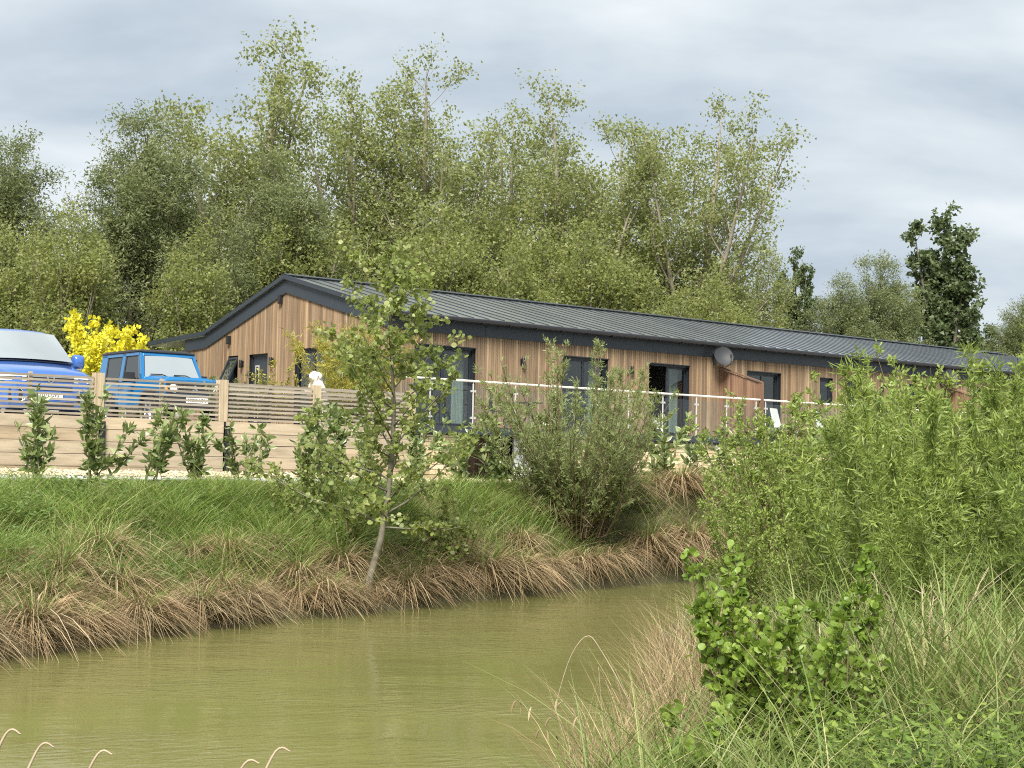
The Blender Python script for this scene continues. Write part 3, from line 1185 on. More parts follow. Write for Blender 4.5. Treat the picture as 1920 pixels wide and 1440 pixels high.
# ------------------------------------------------------------------ timber screens across the balcony
def screen(label, s):
    o = thing('privacy_screen', label, 'timber screen', ST(s, -1.62, ZD), ANG)
    n = 22
    for i in range(n):
        y0, y1 = .06 + i * 1.53 / n, .06 + (i + 1) * 1.53 / n - .006
        top = 4.66 - ZD + .50 * (y0 / 1.6)
        block('plank', 'screen_wood', o, -.024, .0, y0, y1, .02, top)
    block('post', 'screen_wood', o, -.05, .05, -.05, .055, .0, 4.67 - ZD)
    Geo().hexa([(-.06, -.05, 4.672 - ZD), (.04, -.05, 4.672 - ZD), (.04, 1.60, 5.18 - ZD), (-.06, 1.60, 5.18 - ZD),
                (-.06, -.05, 4.71 - ZD), (.04, -.05, 4.71 - ZD), (.04, 1.60, 5.22 - ZD), (-.06, 1.60, 5.22 - ZD)]).build('cap_rail', 'screen_wood', o)


screen('slanted brown timber privacy screen under the nearer satellite dish', 11.72)
screen('slanted brown timber privacy screen below the far satellite dish', 22.9)


def balustrade(label, s0, s1, posts):
    o = thing('glass_balustrade', label, 'balustrade', ST(s0, -1.62, ZD), ANG)
    L = s1 - s0
    Geo().tube([(0, 0, 1.1), (L, 0, 1.1)], .026, 10).build('handrail', 'rail_paint', o, smooth=60)
    for p in posts:
        q = p - s0
        g = Geo()
        g.tube([(q, 0, .012), (q, 0, 1.03)], .021, 10)
        g.tube([(q, 0, 1.03), (q, 0, 1.08)], .010, 8)
        po = g.build('post', 'steel', o, smooth=60)
        Geo().lathe([(.001, .012), (.05, .012), (.05, .022), (.03, .028), (.001, .028)], 14, (q, 0, 0)).build('base_plate', 'steel', po)
        for zc in (.22, .86):
            Geo().box(q - .075, q - .022, -.022, .022, zc - .025, zc + .025).box(q + .022, q + .075, -.022, .022, zc - .025, zc + .025).build('glass_clamp', 'steel', po)
    for p, q in zip(posts[:-1], posts[1:]):
        Geo().box(p - s0 + .045, q - s0 - .045, -.005, .005, .07, .98).build('glass_panel', 'rail_glass', o)


balustrade('glass balustrade with pale handrail between the gable corner and the timber screen', -1.08, 11.66,
           [-1.06, .08, 1.36, 2.67, 3.97, 5.25, 6.52, 7.78, 9.07, 10.28, 11.5])
balustrade('glass balustrade with pale handrail beyond the nearer timber screen', 11.79, 22.8, list(np.linspace(11.9, 22.7, 9)))
balustrade('glass balustrade with pale handrail past the far satellite dish', 23.0, 33.8, list(np.linspace(23.1, 33.7, 9)))


# ------------------------------------------------------------------ cast garden furniture on the balcony
def cast_chair(label, s, t, rz):
    o = thing('garden_chair', label, 'chair', ST(s, t, ZD), rz, None)
    Geo().lathe([(.001, .43), (.2, .43), (.215, .44), (.2, .455), (.001, .455)], 20).build('seat', 'black_metal', o)
    for i, (sx, sy) in enumerate(((-1, -1), (1, -1), (1, 1), (-1, 1))):
        Geo().tube([(sx * .13, sy * .13, .43), (sx * .18, sy * .18, .3), (sx * .14, sy * .14, .15), (sx * .2, sy * .2, 0)], .016, 6).build('leg', 'black_metal', o)
    g = Geo()
    th = np.linspace(-.05 * math.pi, 1.05 * math.pi, 22)
    g.tube([(.20 * math.cos(q), .2, .60 + .30 * math.sin(q)) for q in th], .018, 6)
    g.tube([(-.2, .2, .6), (-.17, .19, .44)], .018, 6)
    g.tube([(.2, .2, .6), (.17, .19, .44)], .018, 6)
    for cx, cz, r in ((0, .74, .085), (-.1, .62, .07), (.1, .62, .07), (0, .55, .06), (-.09, .78, .05), (.09, .78, .05)):
        g.tube([(cx + r * math.cos(q), .2, cz + r * math.sin(q)) for q in np.linspace(0, 2 * math.pi, 14)], .013, 5)
    for xx in (-.13, -.045, .045, .13):
        g.tube([(xx, .2, .45), (xx * .7, .2, .86)], .011, 5)
    g.build('backrest', 'black_metal', o)


cast_chair('ornate black cast metal chair behind the glass balustrade, by the bare boards', 2.62, -1.05, ANG + R(60))
cast_chair('ornate black cast metal chair half hidden by the willow, beside the round table', 4.75, -1.0, ANG - R(80))
o = thing('garden_table', 'small round black cast metal table behind the glass balustrade', 'table', ST(3.7, -.95, ZD), ANG)
Geo().lathe([(.001, .68), (.33, .68), (.345, .69), (.33, .705), (.001, .705)], 24).build('table_top', 'black_metal', o)
for q in range(3):
    aq = q * 2.094
    Geo().tube([(.02 * math.cos(aq), .02 * math.sin(aq), .68), (.06 * math.cos(aq), .06 * math.sin(aq), .4), (.25 * math.cos(aq), .25 * math.sin(aq), 0)], .02, 6).build('leg', 'black_metal', o)
for s, t, sc_, lab in ((13.6, -.9, 1.0, 'pale grey patio chair beyond the nearer timber screen'), (15.6, -.9, 1.0, 'pale patterned patio chair standing past the glazed door beyond the screen')):
    o = thing('patio_chair', lab, 'chair', ST(s, t, ZD), ANG + R(20))
    Geo().box(-.26, .26, -.26, .26, .38, .46).build('seat', 'curtain', o)
    Geo().hexa([(-.26, .22, .4615), (.26, .22, .4615), (.26, .28, .4615), (-.26, .28, .4615), (-.24, .34, .95), (.24, .34, .95), (.24, .39, .95), (-.24, .39, .95)]).build('backrest', 'curtain', o)
    for sx in (-.22, .22):
        for sy in (-.22, .22):
            Geo().tube([(sx, sy, 0), (sx * .95, sy * .95, .38)], .016, 6).build('leg', 'steel', o)

# ------------------------------------------------------------------ sleeper wall, posts and slatted fence
FT = -5.64
FS = [-14.69, -12.29, -9.89, -7.49, -5.49, -3.24]
wallz = 2.87
sw = thing('sleeper_wall', 'pale timber sleeper retaining wall with black steel posts', 'retaining wall', ST(FS[0], FT, 1.8), ANG)
rng = np.random.default_rng(21)
for i in range(len(FS) - 1):
    a, b_ = FS[i] - FS[0], FS[i + 1] - FS[0]
    zt = wallz - 1.8 + rng.uniform(-.012, .012)
    for kk in range(5):
        h = .213
        z1 = zt - kk * h
        block('sleeper', 'sleeper_wood', sw, a + .055 + rng.uniform(0, .01), b_ - .055 + rng.uniform(-.006, .0), -.05 - rng.uniform(0, .012), .07, z1 - h + .005 + rng.uniform(0, .004), z1 - rng.uniform(0, .004))
for i, f_ in enumerate(FS):
    q = f_ - FS[0]
    g = Geo()
    g.box(q - .05, q + .05, -.105, -.093, -.2, 1.0)
    g.box(q - .05, q + .05, .092, .104, -.2, 1.0)
    g.box(q - .006, q + .006, -.093, .092, -.2, 1.0)
    g.build('steel_post', 'black_metal', sw)
# return of the wall towards the house
for kk in range(5):
    block('sleeper', 'sleeper_wood', sw, FS[-1] - FS[0] - .02, FS[-1] - FS[0] + .09, .11, 4.05, wallz - 1.8 - (kk + 1) * .213 + .005, wallz - 1.8 - kk * .213)

for i in range(len(FS) - 1):
    a, b_ = FS[i], FS[i + 1]
    L = b_ - a
    lab = ['weathered slatted fence panel on the sleeper wall beyond the blue van',
           'weathered slatted fence panel on the sleeper wall in front of the blue van',
           'weathered slatted fence panel on the sleeper wall in front of the blue off-roader',
           'weathered slatted fence panel in front of the open gable window and front door',
           'weathered slatted fence panel in front of the bamboo, at the end of the sleeper wall'][i]
    o = thing('slat_fence', lab, 'fence', ST(a + .0, FT + .16, 2.88), ANG, 'slatted fence panels on the sleeper wall')
    q0, q1 = .10, L - .09
    ns = 9
    for kk in range(ns):
        zc = .045 + kk * .078
        d0, d1 = rng.uniform(-.006, .006, 2)
        Geo().hexa([(q0, -.06, zc + d0 - .019), (q1, -.06, zc + d1 - .019), (q1, -.04, zc + d1 - .019), (q0, -.04, zc + d0 - .019),
                    (q0, -.06, zc + d0 + .019), (q1, -.06, zc + d1 + .019), (q1, -.04, zc + d1 + .019), (q0, -.04, zc + d0 + .019)]).build('slat', 'slat_wood', o)
        if i >= 3:
            block('slat', 'slat_wood', o, q0, q1, .04, .06, zc + .015, zc + .05)
    block('batten', 'slat_wood', o, L * .5 - .025, L * .5 + .025, -.039, .039, -.02, .72)
    block('post', 'post_wood', o, .0 - .06 - .02, .0 + .085, -.085, .075, -.0, .76)
    if i == len(FS) - 2:
        block('post', 'post_wood', o, L - .085, L + .06, -.085, .075, -.0, .76)


# ------------------------------------------------------------------ vehicles
HEAD = math.atan2(-WX[1], -WX[0])         # both are parked nose to the fence


def loft(secs):
    """secs: list of (x, [(y,z)...]) half sections from sill to roof centre, mirrored across y=0"""
    k = len(secs[0][1])
    rows = []
    for x, pts in secs:
        full = [(x, y, z) for y, z in pts] + [(x, -y, z) for y, z in pts[::-1][1:]]
        rows.append(full)
    P = np.array(rows)
    g = Geo().grid(P)
    n = P.shape[1]
    a = len(secs)
    g.f.setdefault(n, []).append(np.array([[i for i in range(n)][::-1], [(a - 1) * n + i for i in range(n)]]))
    ring = [[i * n, (i + 1) * n, (i + 1) * n + n - 1, i * n + n - 1] for i in range(a - 1)]
    g.f[4].append(np.array(ring))
    return g


def wheel(parent, x, y, r, w, alloy='alloy'):
    sgn = 1 if y > 0 else -1
    o = Geo().lathe([(r * .62, -w / 2), (r * .93, -w / 2), (r, -w * .36), (r, w * .36), (r * .93, w / 2), (r * .62, w / 2), (r * .62, -w / 2)], 28, (0, 0, 0), 'y').build('wheel', 'rubber', parent, smooth=40)
    o.location = (x, y, r)
    g = Geo()
    g.lathe([(r * .62, sgn * w * .45), (r * .58, sgn * w * .36), (r * .18, sgn * w * .30), (.001, sgn * w * .33)], 24, (0, 0, 0), 'y')
    for q in range(5):
        an = q * 2 * math.pi / 5
        g.tube([(.1 * r * math.cos(an), sgn * w * .36, .1 * r * math.sin(an)), (.6 * r * math.cos(an), sgn * w * .43, .6 * r * math.sin(an))], .028, 6)
    g.build('rim', alloy, o)
    return o


def plate(parent, txt, x, z):
    p = Geo().box(x, x + .012, -.26, .26, z - .055, z + .055).build('number_plate', 'plate_white', parent)
    cu = bpy.data.curves.new('plate_text', 'FONT')
    cu.body = txt
    cu.size = .105
    cu.align_x = 'CENTER'
    cu.align_y = 'CENTER'
    cu.extrude = .001
    cu.offset = .0016
    cu.materials.append(MATS['plate_ink'])
    tmp = bpy.data.objects.new('plate_text_curve', cu)
    col.objects.link(tmp)
    me = bpy.data.meshes.new_from_object(tmp.evaluated_get(bpy.context.evaluated_depsgraph_get()))
    bpy.data.objects.remove(tmp)
    o = bpy.data.objects.new('plate_text', me)
    col.objects.link(o)
    o.parent = p
    o.location = (x + .0145, 0, z)
    o.rotation_euler = (R(90), 0, R(90))
    o.scale = (.86, 1, 1)
    return p


def van():
    o = thing('parked_van', 'blue panel van parked nose to the slatted fence', 'van', ST(-8.97, -1.22, 2.88), HEAD)

    def sec(x, hw, b, T):
        if T < 1.26:
            pts = [(0, b), (hw * .88, b), (hw * .98, b + .10), (hw, b + .22), (hw, max(b + .3, T * .62)), (hw * .985, T - .16), (hw * .94, T - .06), (hw * .82, T - .015), (hw * .45, T + .012), (0, T + .02)]
        else:
            k_ = (T - 1.2) / .75
            up = hw * (.985 - .15 * k_)
            pts = [(0, b), (hw * .88, b), (hw * .98, b + .10), (hw, b + .22), (hw, .76), (hw * .985, 1.06), (up + .01, T - .14), (up - .04, T - .045), (up * .66, T + .005), (0, T + .02)]
        return (x, pts)

    secs = [sec(0, .70, .30, .90), sec(-.03, .80, .27, .95), (sec(-.09, .885, .25, 1.00)), sec(-.2, .93, .24, 1.045), sec(-.45, .95, .24, 1.10), sec(-.75, .952, .24, 1.16), sec(-1.0, .952, .24, 1.215),
            sec(-1.02, .952, .24, 1.27), sec(-1.3, .952, .24, 1.55), sec(-1.55, .952, .24, 1.78), sec(-1.72, .952, .24, 1.89), sec(-1.95, .952, .24, 1.94),
            sec(-2.6, .952, .24, 1.965), sec(-4.5, .952, .24, 1.96), sec(-4.82, .93, .26, 1.93), sec(-4.9, .90, .30, 1.86)]
    loft(secs).build('body', 'van_paint', o, smooth=38)
    # windscreen, slightly bowed
    n, m_ = 13, 7
    P = np.zeros((n, m_, 3))
    for i, u in enumerate(np.linspace(-1, 1, n)):
        for j, v in enumerate(np.linspace(0, 1, m_)):
            hw = .86 - .10 * v
            P[i, j] = (-.985 - .69 * v ** 1.06 + .075 - .05 * u * u, u * hw * (1 - .05 * v), 1.245 + .60 * v - .02 * u * u + .045)
    Geo().grid(P).build('windscreen', 'windscreen', o, smooth=180)
    # dark surround, sun strip and cowl
    Geo().tube([(-1.0 - .045 * u * u + .055, .88 * u, 1.248 - .02 * u * u) for u in np.linspace(-1, 1, 13)], .016, 6).build('cowl', 'black_plastic', o)
    Geo().box(-1.60, -1.56, -.07, .07, 1.775, 1.845).build('mirror_mount', 'black_plastic', o)
    for sy in (.55, -.05):
        Geo().tube([(-.945, sy, 1.275), (-.97, sy - .28, 1.30), (-.99, sy - .52, 1.285)], .011, 5).build('wiper', 'black_plastic', o)
    # grille, lamps, bumper
    g = Geo().prism([(-.47, .80), (.47, .80), (.50, .90), (-.50, .90)], -.02, .006, 'x')
    g.build('grille', 'black_plastic', o)
    for z in (.812, .884):
        Geo().box(.006, .014, -.48, .48, z - .007, z + .007).build('chrome_strip', 'chrome', o)
    em = Geo()
    th = np.linspace(0, 2 * math.pi, 24)
    em.tube([(.02, .075 * math.cos(q), .85 + .075 * math.sin(q)) for q in th], .008, 6)
    for pts in ([(-.028, .915), (0, .862), (.028, .915)], [(-.06, .888), (-.03, .795), (0, .850), (.03, .795), (.06, .888)]):
        em.tube([(.02, p, q) for p, q in pts], .006, 5)
    em.build('emblem', 'chrome', o)
    for sgn in (1, -1):
        y = [(.012, .49 * sgn), (-.03, .80 * sgn), (-.13, .925 * sgn), (-.26, .965 * sgn), (-.30, .90 * sgn), (-.1, .6 * sgn), (-.04, .49 * sgn)]
        if sgn < 0:
            y = y[::-1]
        h = Geo().prism(y, .79, .915, 'z').build('headlight', 'lamp_lens', o)
        Geo().prism([(p + .004, q * 1.002) for p, q in y], .838, .866, 'z').build('lamp_divider', 'black_plastic', h)
        g = Geo()
        pts = [(.02, .84 * sgn, .66), (.034, .63 * sgn, .65), (.036, .55 * sgn, .57)]
        g.tube([(p[0] - (.06 if abs(p[1]) > .8 else 0), p[1], p[2]) for p in pts], .008, 5)
        pts = [(.02, .84 * sgn, .36), (.03, .60 * sgn, .37), (.034, .52 * sgn, .43), (.034, .3 * sgn, .435)]
        g.tube([(p[0] - (.06 if abs(p[1]) > .8 else 0), p[1], p[2]) for p in pts], .008, 5)
        g.build('bumper_trim', 'chrome', o)
        Geo().hexa([(-.06, .56 * sgn, .38), (.012, .56 * sgn, .38), (-.03, .82 * sgn, .38), (-.1, .82 * sgn, .38),
                    (-.06, .56 * sgn, .62), (.012, .56 * sgn, .62), (-.03, .82 * sgn, .62), (-.1, .82 * sgn, .62)]).build('fog_recess', 'black_plastic', o)
        g = loft([(-.09, [(0, -.14), (.10, -.14), (.12, -.10), (.12, .10), (.09, .14), (0, .145)]), (-.02, [(0, -.15), (.11, -.15), (.13, -.11), (.13, .12), (.10, .155), (0, .16)]),
                  (.06, [(0, -.13), (.09, -.13), (.11, -.09), (.11, .09), (.08, .13), (0, .135)]), (.10, [(0, -.08), (.05, -.08), (.07, -.05), (.07, .05), (.05, .08), (0, .085)])])
        mr = g.build('door_mirror', 'van_paint', o, smooth=50)
        mr.location = (-1.28, 1.12 * sgn, 1.30)
        Geo().tube([(-1.3, .93 * sgn, 1.2), (-1.28, 1.05 * sgn, 1.22)], .03, 6).build('mirror_arm', 'black_plastic', o)
        Geo().hexa([(-2.3, .954 * sgn, 1.12), (-1.36, .954 * sgn, 1.12), (-1.36, .966 * sgn, 1.12), (-2.3, .966 * sgn, 1.12),
                    (-2.3, .845 * sgn, 1.74), (-1.80, .85 * sgn, 1.70), (-1.80, .862 * sgn, 1.70), (-2.3, .857 * sgn, 1.74)]).build('side_window', 'side_glass', o)
        for xw in (-.95, -3.95):
            wheel(o, xw, .83 * sgn, .345, .23)
            g = Geo()
            th = np.linspace(0, math.pi, 16)
            g.tube([(xw + .40 * math.cos(q), .945 * sgn, .345 + .40 * math.sin(q)) for q in th], .03, 6)
            g.build('wheel_arch', 'black_plastic', o)
    Geo().box(-.01, .008, -.50, .50, .31, .40).build('lower_intake', 'black_plastic', o)
    Geo().box(-.01, .007, -.46, .46, .615, .70).build('upper_intake', 'black_plastic', o)
    plate(o, 'LJ77 OVS', .012, .525)
    return o


van()


def off_roader():
    o = thing('off_roader', 'bright blue boxy off-roader with dark roof behind the slatted fence', 'car', ST(-5.53, -.81, 2.88), HEAD)
    # tub: lower body with bonnet
    secs = []
    for x, hw, b, T, ch in ((-.13, .70, .55, 1.00, .03), (-.16, .72, .50, 1.035, .04), (-.5, .725, .48, 1.05, .04), (-1.12, .735, .46, 1.075, .04), (-1.14, .745, .45, 1.02, .02),
                            (-2.2, .75, .45, 1.02, .02), (-3.35, .75, .45, 1.02, .02), (-3.42, .74, .48, 1.0, .02)):
        secs.append((x, [(0, b), (hw * .95, b), (hw, b + .04), (hw, .80), (hw - .004, T - .12), (hw - .012, T - ch), (hw - .06, T), (hw * .5, T + .012), (0, T + .018)]))
    loft(secs).build('body', 'jeep_paint', o, smooth=32)
    # bonnet with raised centre
    Geo().hexa([(-.17, -.60, 1.03), (-.17, .60, 1.03), (-1.10, .64, 1.06), (-1.10, -.64, 1.06), (-.20, -.55, 1.075), (-.20, .55, 1.075), (-1.08, .60, 1.125), (-1.08, -.60, 1.125)][:4]
               + [(-.20, -.55, 1.075), (-.20, .55, 1.075), (-1.08, .60, 1.125), (-1.08, -.60, 1.125)]).build('bonnet', 'jeep_paint', o)
    # cab
    zb, zt = 1.015, 1.66
    xf0, xf1, xr0, xr1 = -1.13, -1.42, -3.40, -3.33
    h0, h1 = .745, .655
    g = Geo()

    def pillar(xa0, xa1, xb0, xb1, y0, y1, th=.05):
        for sgn in (1, -1):
            g.hexa([(xa0, sgn * (y0 - th), zb), (xa0, sgn * y0, zb), (xa1, sgn * y0, zb), (xa1, sgn * (y0 - th), zb),
                    (xb0, sgn * (y1 - th), zt), (xb0, sgn * y1, zt), (xb1, sgn * y1, zt), (xb1, sgn * (y1 - th), zt)])

    pillar(xf0, xf0 - .10, xf1, xf1 - .07, h0, h1, .075)
    pillar(-2.12, -2.28, -2.12, -2.26, h0, h1)
    pillar(-3.02, xr0, -3.05, xr1, h0, h1)
    for sgn in (1, -1):
        za = zt - .07
        ya = h0 + (h1 - h0) * (za - zb) / (zt - zb)
        g.hexa([(xf1, sgn * (ya - .05), za), (xf1, sgn * ya, za), (xr1, sgn * ya, za), (xr1, sgn * (ya - .05), za),
                (xf1 - .02, sgn * (h1 - .05), zt), (xf1 - .02, sgn * h1, zt), (xr1, sgn * h1, zt), (xr1, sgn * (h1 - .05), zt)])
    g.box(xr1 - .06, xr1 + .0, -.6, .6, zb, zt)
    g.hexa([(xf1 + .04, -.6, zt - .075), (xf1 + .04, .6, zt - .075), (xf1 - .03, .6, zt - .075), (xf1 - .03, -.6, zt - .075),
            (xf1 + .01, -.6, zt - .002), (xf1 + .01, .6, zt - .002), (xf1 - .06, .6, zt - .002), (xf1 - .06, -.6, zt - .002)])
    g.build('cab_frame', 'jeep_paint', o)
    rs = []
    for x, hw, T in ((-1.38, .63, 1.68), (-1.41, .675, 1.705), (-1.6, .685, 1.73), (-3.1, .685, 1.735), (-3.36, .675, 1.715), (-3.40, .64, 1.69)):
        rs.append((x, [(0, 1.662), (hw - .01, 1.662), (hw, 1.675), (hw - .015, T - .015), (hw * .8, T), (0, T + .008)]))
    loft(rs).build('roof', 'black_plastic', o, smooth=50)
    for sgn in (1, -1):
        for xa, xb, xc, xd in ((-1.25, -2.11, -1.50, -2.11), (-2.29, -3.01, -2.27, -3.04)):
            za = zt - .07
            ya = h0 + (h1 - h0) * (za - zb) / (zt - zb)
            w_ = Geo().hexa([(xa, sgn * (h0 - .03), zb), (xa, sgn * (h0 - .018), zb), (xb, sgn * (h0 - .018), zb), (xb, sgn * (h0 - .03), zb),
                             (xc, sgn * (ya - .03), za), (xc, sgn * (ya - .018), za), (xd, sgn * (ya - .018), za), (xd, sgn * (ya - .03), za)]).build('side_window', 'side_glass', o)
            g = Geo()
            q = [(xa - .02, sgn * (h0 - .012), zb + .015), (xb + .015, sgn * (h0 - .012), zb + .015), (xd + .015, sgn * (ya - .012), za - .012), (xc - .02, sgn * (ya - .012), za - .012), (xa - .02, sgn * (h0 - .012), zb + .015)]
            g.tube(q, .014, 4)
            g.build('window_seal', 'black_plastic', w_)
        g = Geo().box(-.04, .05, -.10, .10, -.075, .075).build('door_mirror', 'black_plastic', o)
        g.location = (-1.45, sgn * .88, 1.12)
        Geo().tube([(-1.45, sgn * .74, 1.06), (-1.45, sgn * .80, 1.08)], .025, 6).build('mirror_arm', 'black_plastic', o)
        # headlamp, indicator, flares, wheels
        hl = Geo().lathe([(.001, .0), (.08, -.005), (.098, -.02), (.105, .0), (.115, -.03), (.115, -.06)], 22, (-.10, sgn * .50, .83), 'x').build('headlight', 'lamp_lens', o)
        Geo().lathe([(.112, .002), (.125, .0), (.125, -.05)], 22, (-.098, sgn * .50, .83), 'x').build('bezel', 'black_plastic', hl)
        Geo().lathe([(.001, .0), (.035, -.004), (.042, -.03)], 14, (-.105, sgn * .655, .80), 'x').build('indicator', 'amber', o)
        for xw in (-.66, -2.86):
            wheel(o, xw, .70 * sgn, .345, .20)
            g = Geo()
            pr = [(.46, .06), (.43, .30), (.30, .42), (0.0, .45), (-.30, .42), (-.43, .30), (-.46, .06)]
            outer = [(xw + p, .345 + q) for p, q in pr]
            inner = [(xw + p * .86, .345 + q * .86) for p, q in pr][::-1]
            for i in range(len(pr) - 1):
                p0, p1 = outer[i], outer[i + 1]
                q0, q1 = inner[len(pr) - 1 - i], inner[len(pr) - 2 - i]
                g.hexa([(q0[0], sgn * .75, q0[1]), (q0[0], sgn * .825, q0[1]), (q1[0], sgn * .825, q1[1]), (q1[0], sgn * .75, q1[1]),
                        (p0[0], sgn * .75, p0[1]), (p0[0], sgn * .815, p0[1]), (p1[0], sgn * .815, p1[1]), (p1[0], sgn * .75, p1[1])])
            g.build('wheel_arch', 'black_plastic', o)
        g = Geo().box(-2.27, -2.262, sgn * .7505, sgn * .7535, .5, 1.0).build('door_gap', 'black_plastic', o)
        Geo().box(-2.2, -2.05, sgn * .752, sgn * .775, .86, .89).build('door_handle', 'black_plastic', o)
    # screen
    P = np.zeros((9, 5, 3))
    for i, u in enumerate(np.linspace(-1, 1, 9)):
        for j, v in enumerate(np.linspace(0, 1, 5)):
            P[i, j] = (xf0 - .005 + (xf1 - xf0 + .045) * v - .015 * u * u, u * (h0 - .085 + (h1 - h0) * v), zb + .075 + (zt - zb - .15) * v)
    Geo().grid(P).build('windscreen', 'windscreen', o, smooth=180)
    Geo().hexa([(xf0 - .0, -.66, zb + .0), (xf0, .66, zb + .0), (xf0 - .1, .66, zb + .0), (xf0 - .1, -.66, zb + .0),
                (xf0 - .02, -.66, zb + .085), (xf0 - .02, .66, zb + .085), (xf0 - .12, .66, zb + .085), (xf0 - .12, -.66, zb + .085)]).build('cowl', 'jeep_paint', o)
    for sy in (.42, -.14):
        Geo().tube([(-1.105, sy, 1.12), (-1.14, sy - .12, 1.165), (-1.145, sy - .40, 1.16)], .013, 5).build('wiper', 'black_plastic', o)
    gr = Geo().box(-.135, -.108, -.66, .66, .72, .95).build('grille', 'black_plastic', o)
    for i in range(5):
        y = -.24 + i * .12
        Geo().box(-.108, -.10, y - .018, y + .018, .75, .92).build('grille_bar', 'dish_grey', gr)
    em = Geo()
    em.prism([(-.07, .85), (0.0, .905), (.07, .86), (.035, .845), (0, .875), (-.03, .855), (.07, .805), (0.0, .755), (-.07, .80), (-.035, .815), (0, .785), (.03, .805)], -.10, -.09, 'x')
    em.build('emblem', 'chrome', o)
    Geo().hexa([(0, -.74, .42), (0, .74, .42), (-.14, .80, .42), (-.14, -.80, .42), (-.02, -.74, .66), (-.02, .74, .66), (-.14, .80, .66), (-.14, -.80, .66)]).build('bumper', 'black_plastic', o)
    plate(o, 'MO55 LOU', .006, .575)
    return o


off_roader()


# ------------------------------------------------------------------ white dog looking over the fence
def skin_mesh(name, joints, edges, mat, parent, sub=2):
    me = bpy.data.meshes.new(name)
    me.from_pydata([j[:3] for j in joints], edges, [])
    o = bpy.data.objects.new(name, me)
    col.objects.link(o)
    o.parent = parent
    me.materials.append(MATS[mat])
    sk = o.modifiers.new('skin', 'SKIN')
    sk.use_smooth_shade = True
    for i, j in enumerate(joints):
        me.skin_vertices[0].data[i].radius = (j[3], j[3])
        me.skin_vertices[0].data[i].use_root = (i == 0)
    ss = o.modifiers.new('subdivision', 'SUBSURF')
    ss.levels = ss.render_levels = sub
    return o


# x forward (towards the fence), standing on its hind legs with its paws on the fence
dog = thing('dog', 'fluffy white dog with its head above the slatted fence', 'dog', ST(-4.95, -4.70, 2.88), HEAD - R(70))
dog.scale = (.8, .8, .93)
J = [(-.10, 0, .48, .17), (-.02, 0, .68, .18), (.05, 0, .86, .155), (.09, 0, .98, .125), (.15, 0, 1.07, .125), (.24, 0, 1.06, .085), (.33, 0, 1.04, .05),
     (-.14, .10, .42, .11), (-.06, .12, .26, .075), (-.17, .12, .13, .05), (-.12, .12, .035, .04), (-.04, .12, .03, .035),
     (-.14, -.10, .42, .11), (-.06, -.12, .26, .075), (-.17, -.12, .13, .05), (-.12, -.12, .035, .04), (-.04, -.12, .03, .035),
     (.10, .11, .82, .08), (.19, .12, .70, .06), (.30, .11, .74, .05), (.36, .11, .745, .045),
     (.10, -.11, .82, .08), (.19, -.12, .70, .06), (.30, -.11, .74, .05), (.36, -.11, .745, .045),
     (-.24, 0, .50, .06), (-.34, 0, .60, .075), (-.33, 0, .72, .05),
     (.10, .11, 1.11, .05), (.08, .17, 1.02, .04), (.10, -.11, 1.11, .05), (.08, -.17, 1.02, .04)]
E_ = [(0, 1), (1, 2), (2, 3), (3, 4), (4, 5), (5, 6), (0, 7), (7, 8), (8, 9), (9, 10), (10, 11), (0, 12), (12, 13), (13, 14), (14, 15), (15, 16),
      (2, 17), (17, 18), (18, 19), (19, 20), (2, 21), (21, 22), (22, 23), (23, 24), (0, 25), (25, 26), (26, 27), (4, 28), (28, 29), (4, 30), (30, 31)]
body = skin_mesh('body', J, E_, 'dog_fur', dog)
tx = bpy.data.textures.new('fluff', 'CLOUDS')
tx.noise_scale = .06
dm = body.modifiers.new('fluff', 'DISPLACE')
dm.texture = tx
dm.strength = .075
dm.mid_level = .45
Geo().lathe([(.001, .03), (.025, .02), (.03, 0), (.02, -.02), (.001, -.025)], 10, (.39, 0, 1.055), 'x').build('nose', 'nose', dog, smooth=60)
for sy in (.055, -.055):
    Geo().lathe([(.001, .018), (.016, .010), (.018, 0), (.001, -.018)], 10, (.265, sy, 1.115), 'x').build('eye', 'nose', dog, smooth=60)


# ================================================================== vegetation
def lerp_path(pts, u):
    """points along polylines: pts (k,3), u in 0..1"""
    pts = np.asarray(pts)
    k = len(pts) - 1
    x = np.clip(np.asarray(u) * k, 0, k - 1e-6)
    i = x.astype(int)
    f = (x - i)[:, None]
    return pts[i] * (1 - f) + pts[i + 1] * f, unit(pts[i + 1] - pts[i])


def curve_path(p0, d, L, n, up, rng, wobble=.06):
    """a branch that bends towards 'up' (+ rises, - droops)"""
    p = np.array(p0, float)
    d = unit(np.array(d, float))
    out = [p.copy()]
    st = L / n
    for i in range(n):
        d = unit(d + np.array([0, 0, up / n]) + rng.normal(0, wobble, 3))
        p = p + d * st
        out.append(p.copy())
    return np.array(out)


def leaves_on(rng, g, starts, dirs, lens, per, L, Wd, shape, spread=.9, grav=.35, jitter=.03, fold=0.0, size_var=.35):
    """leaves along many short shoots"""
    n = len(starts)
    idx = np.repeat(np.arange(n), per)
    u = rng.uniform(.05, 1.0, len(idx))
    pos = starts[idx] + dirs[idx] * (u * lens[idx])[:, None] + rng.normal(0, jitter, (len(idx), 3))
    d = unit(dirs[idx] * (1 - spread * .5) + rand_dirs(rng, len(idx)) * spread + np.array([0, 0, -grav]))
    s = perp(rng, d)
    sz = rng.uniform(1 - size_var, 1 + size_var, len(idx))
    g.leaves(pos, d, s, L * sz, Wd * sz, shape, fold)


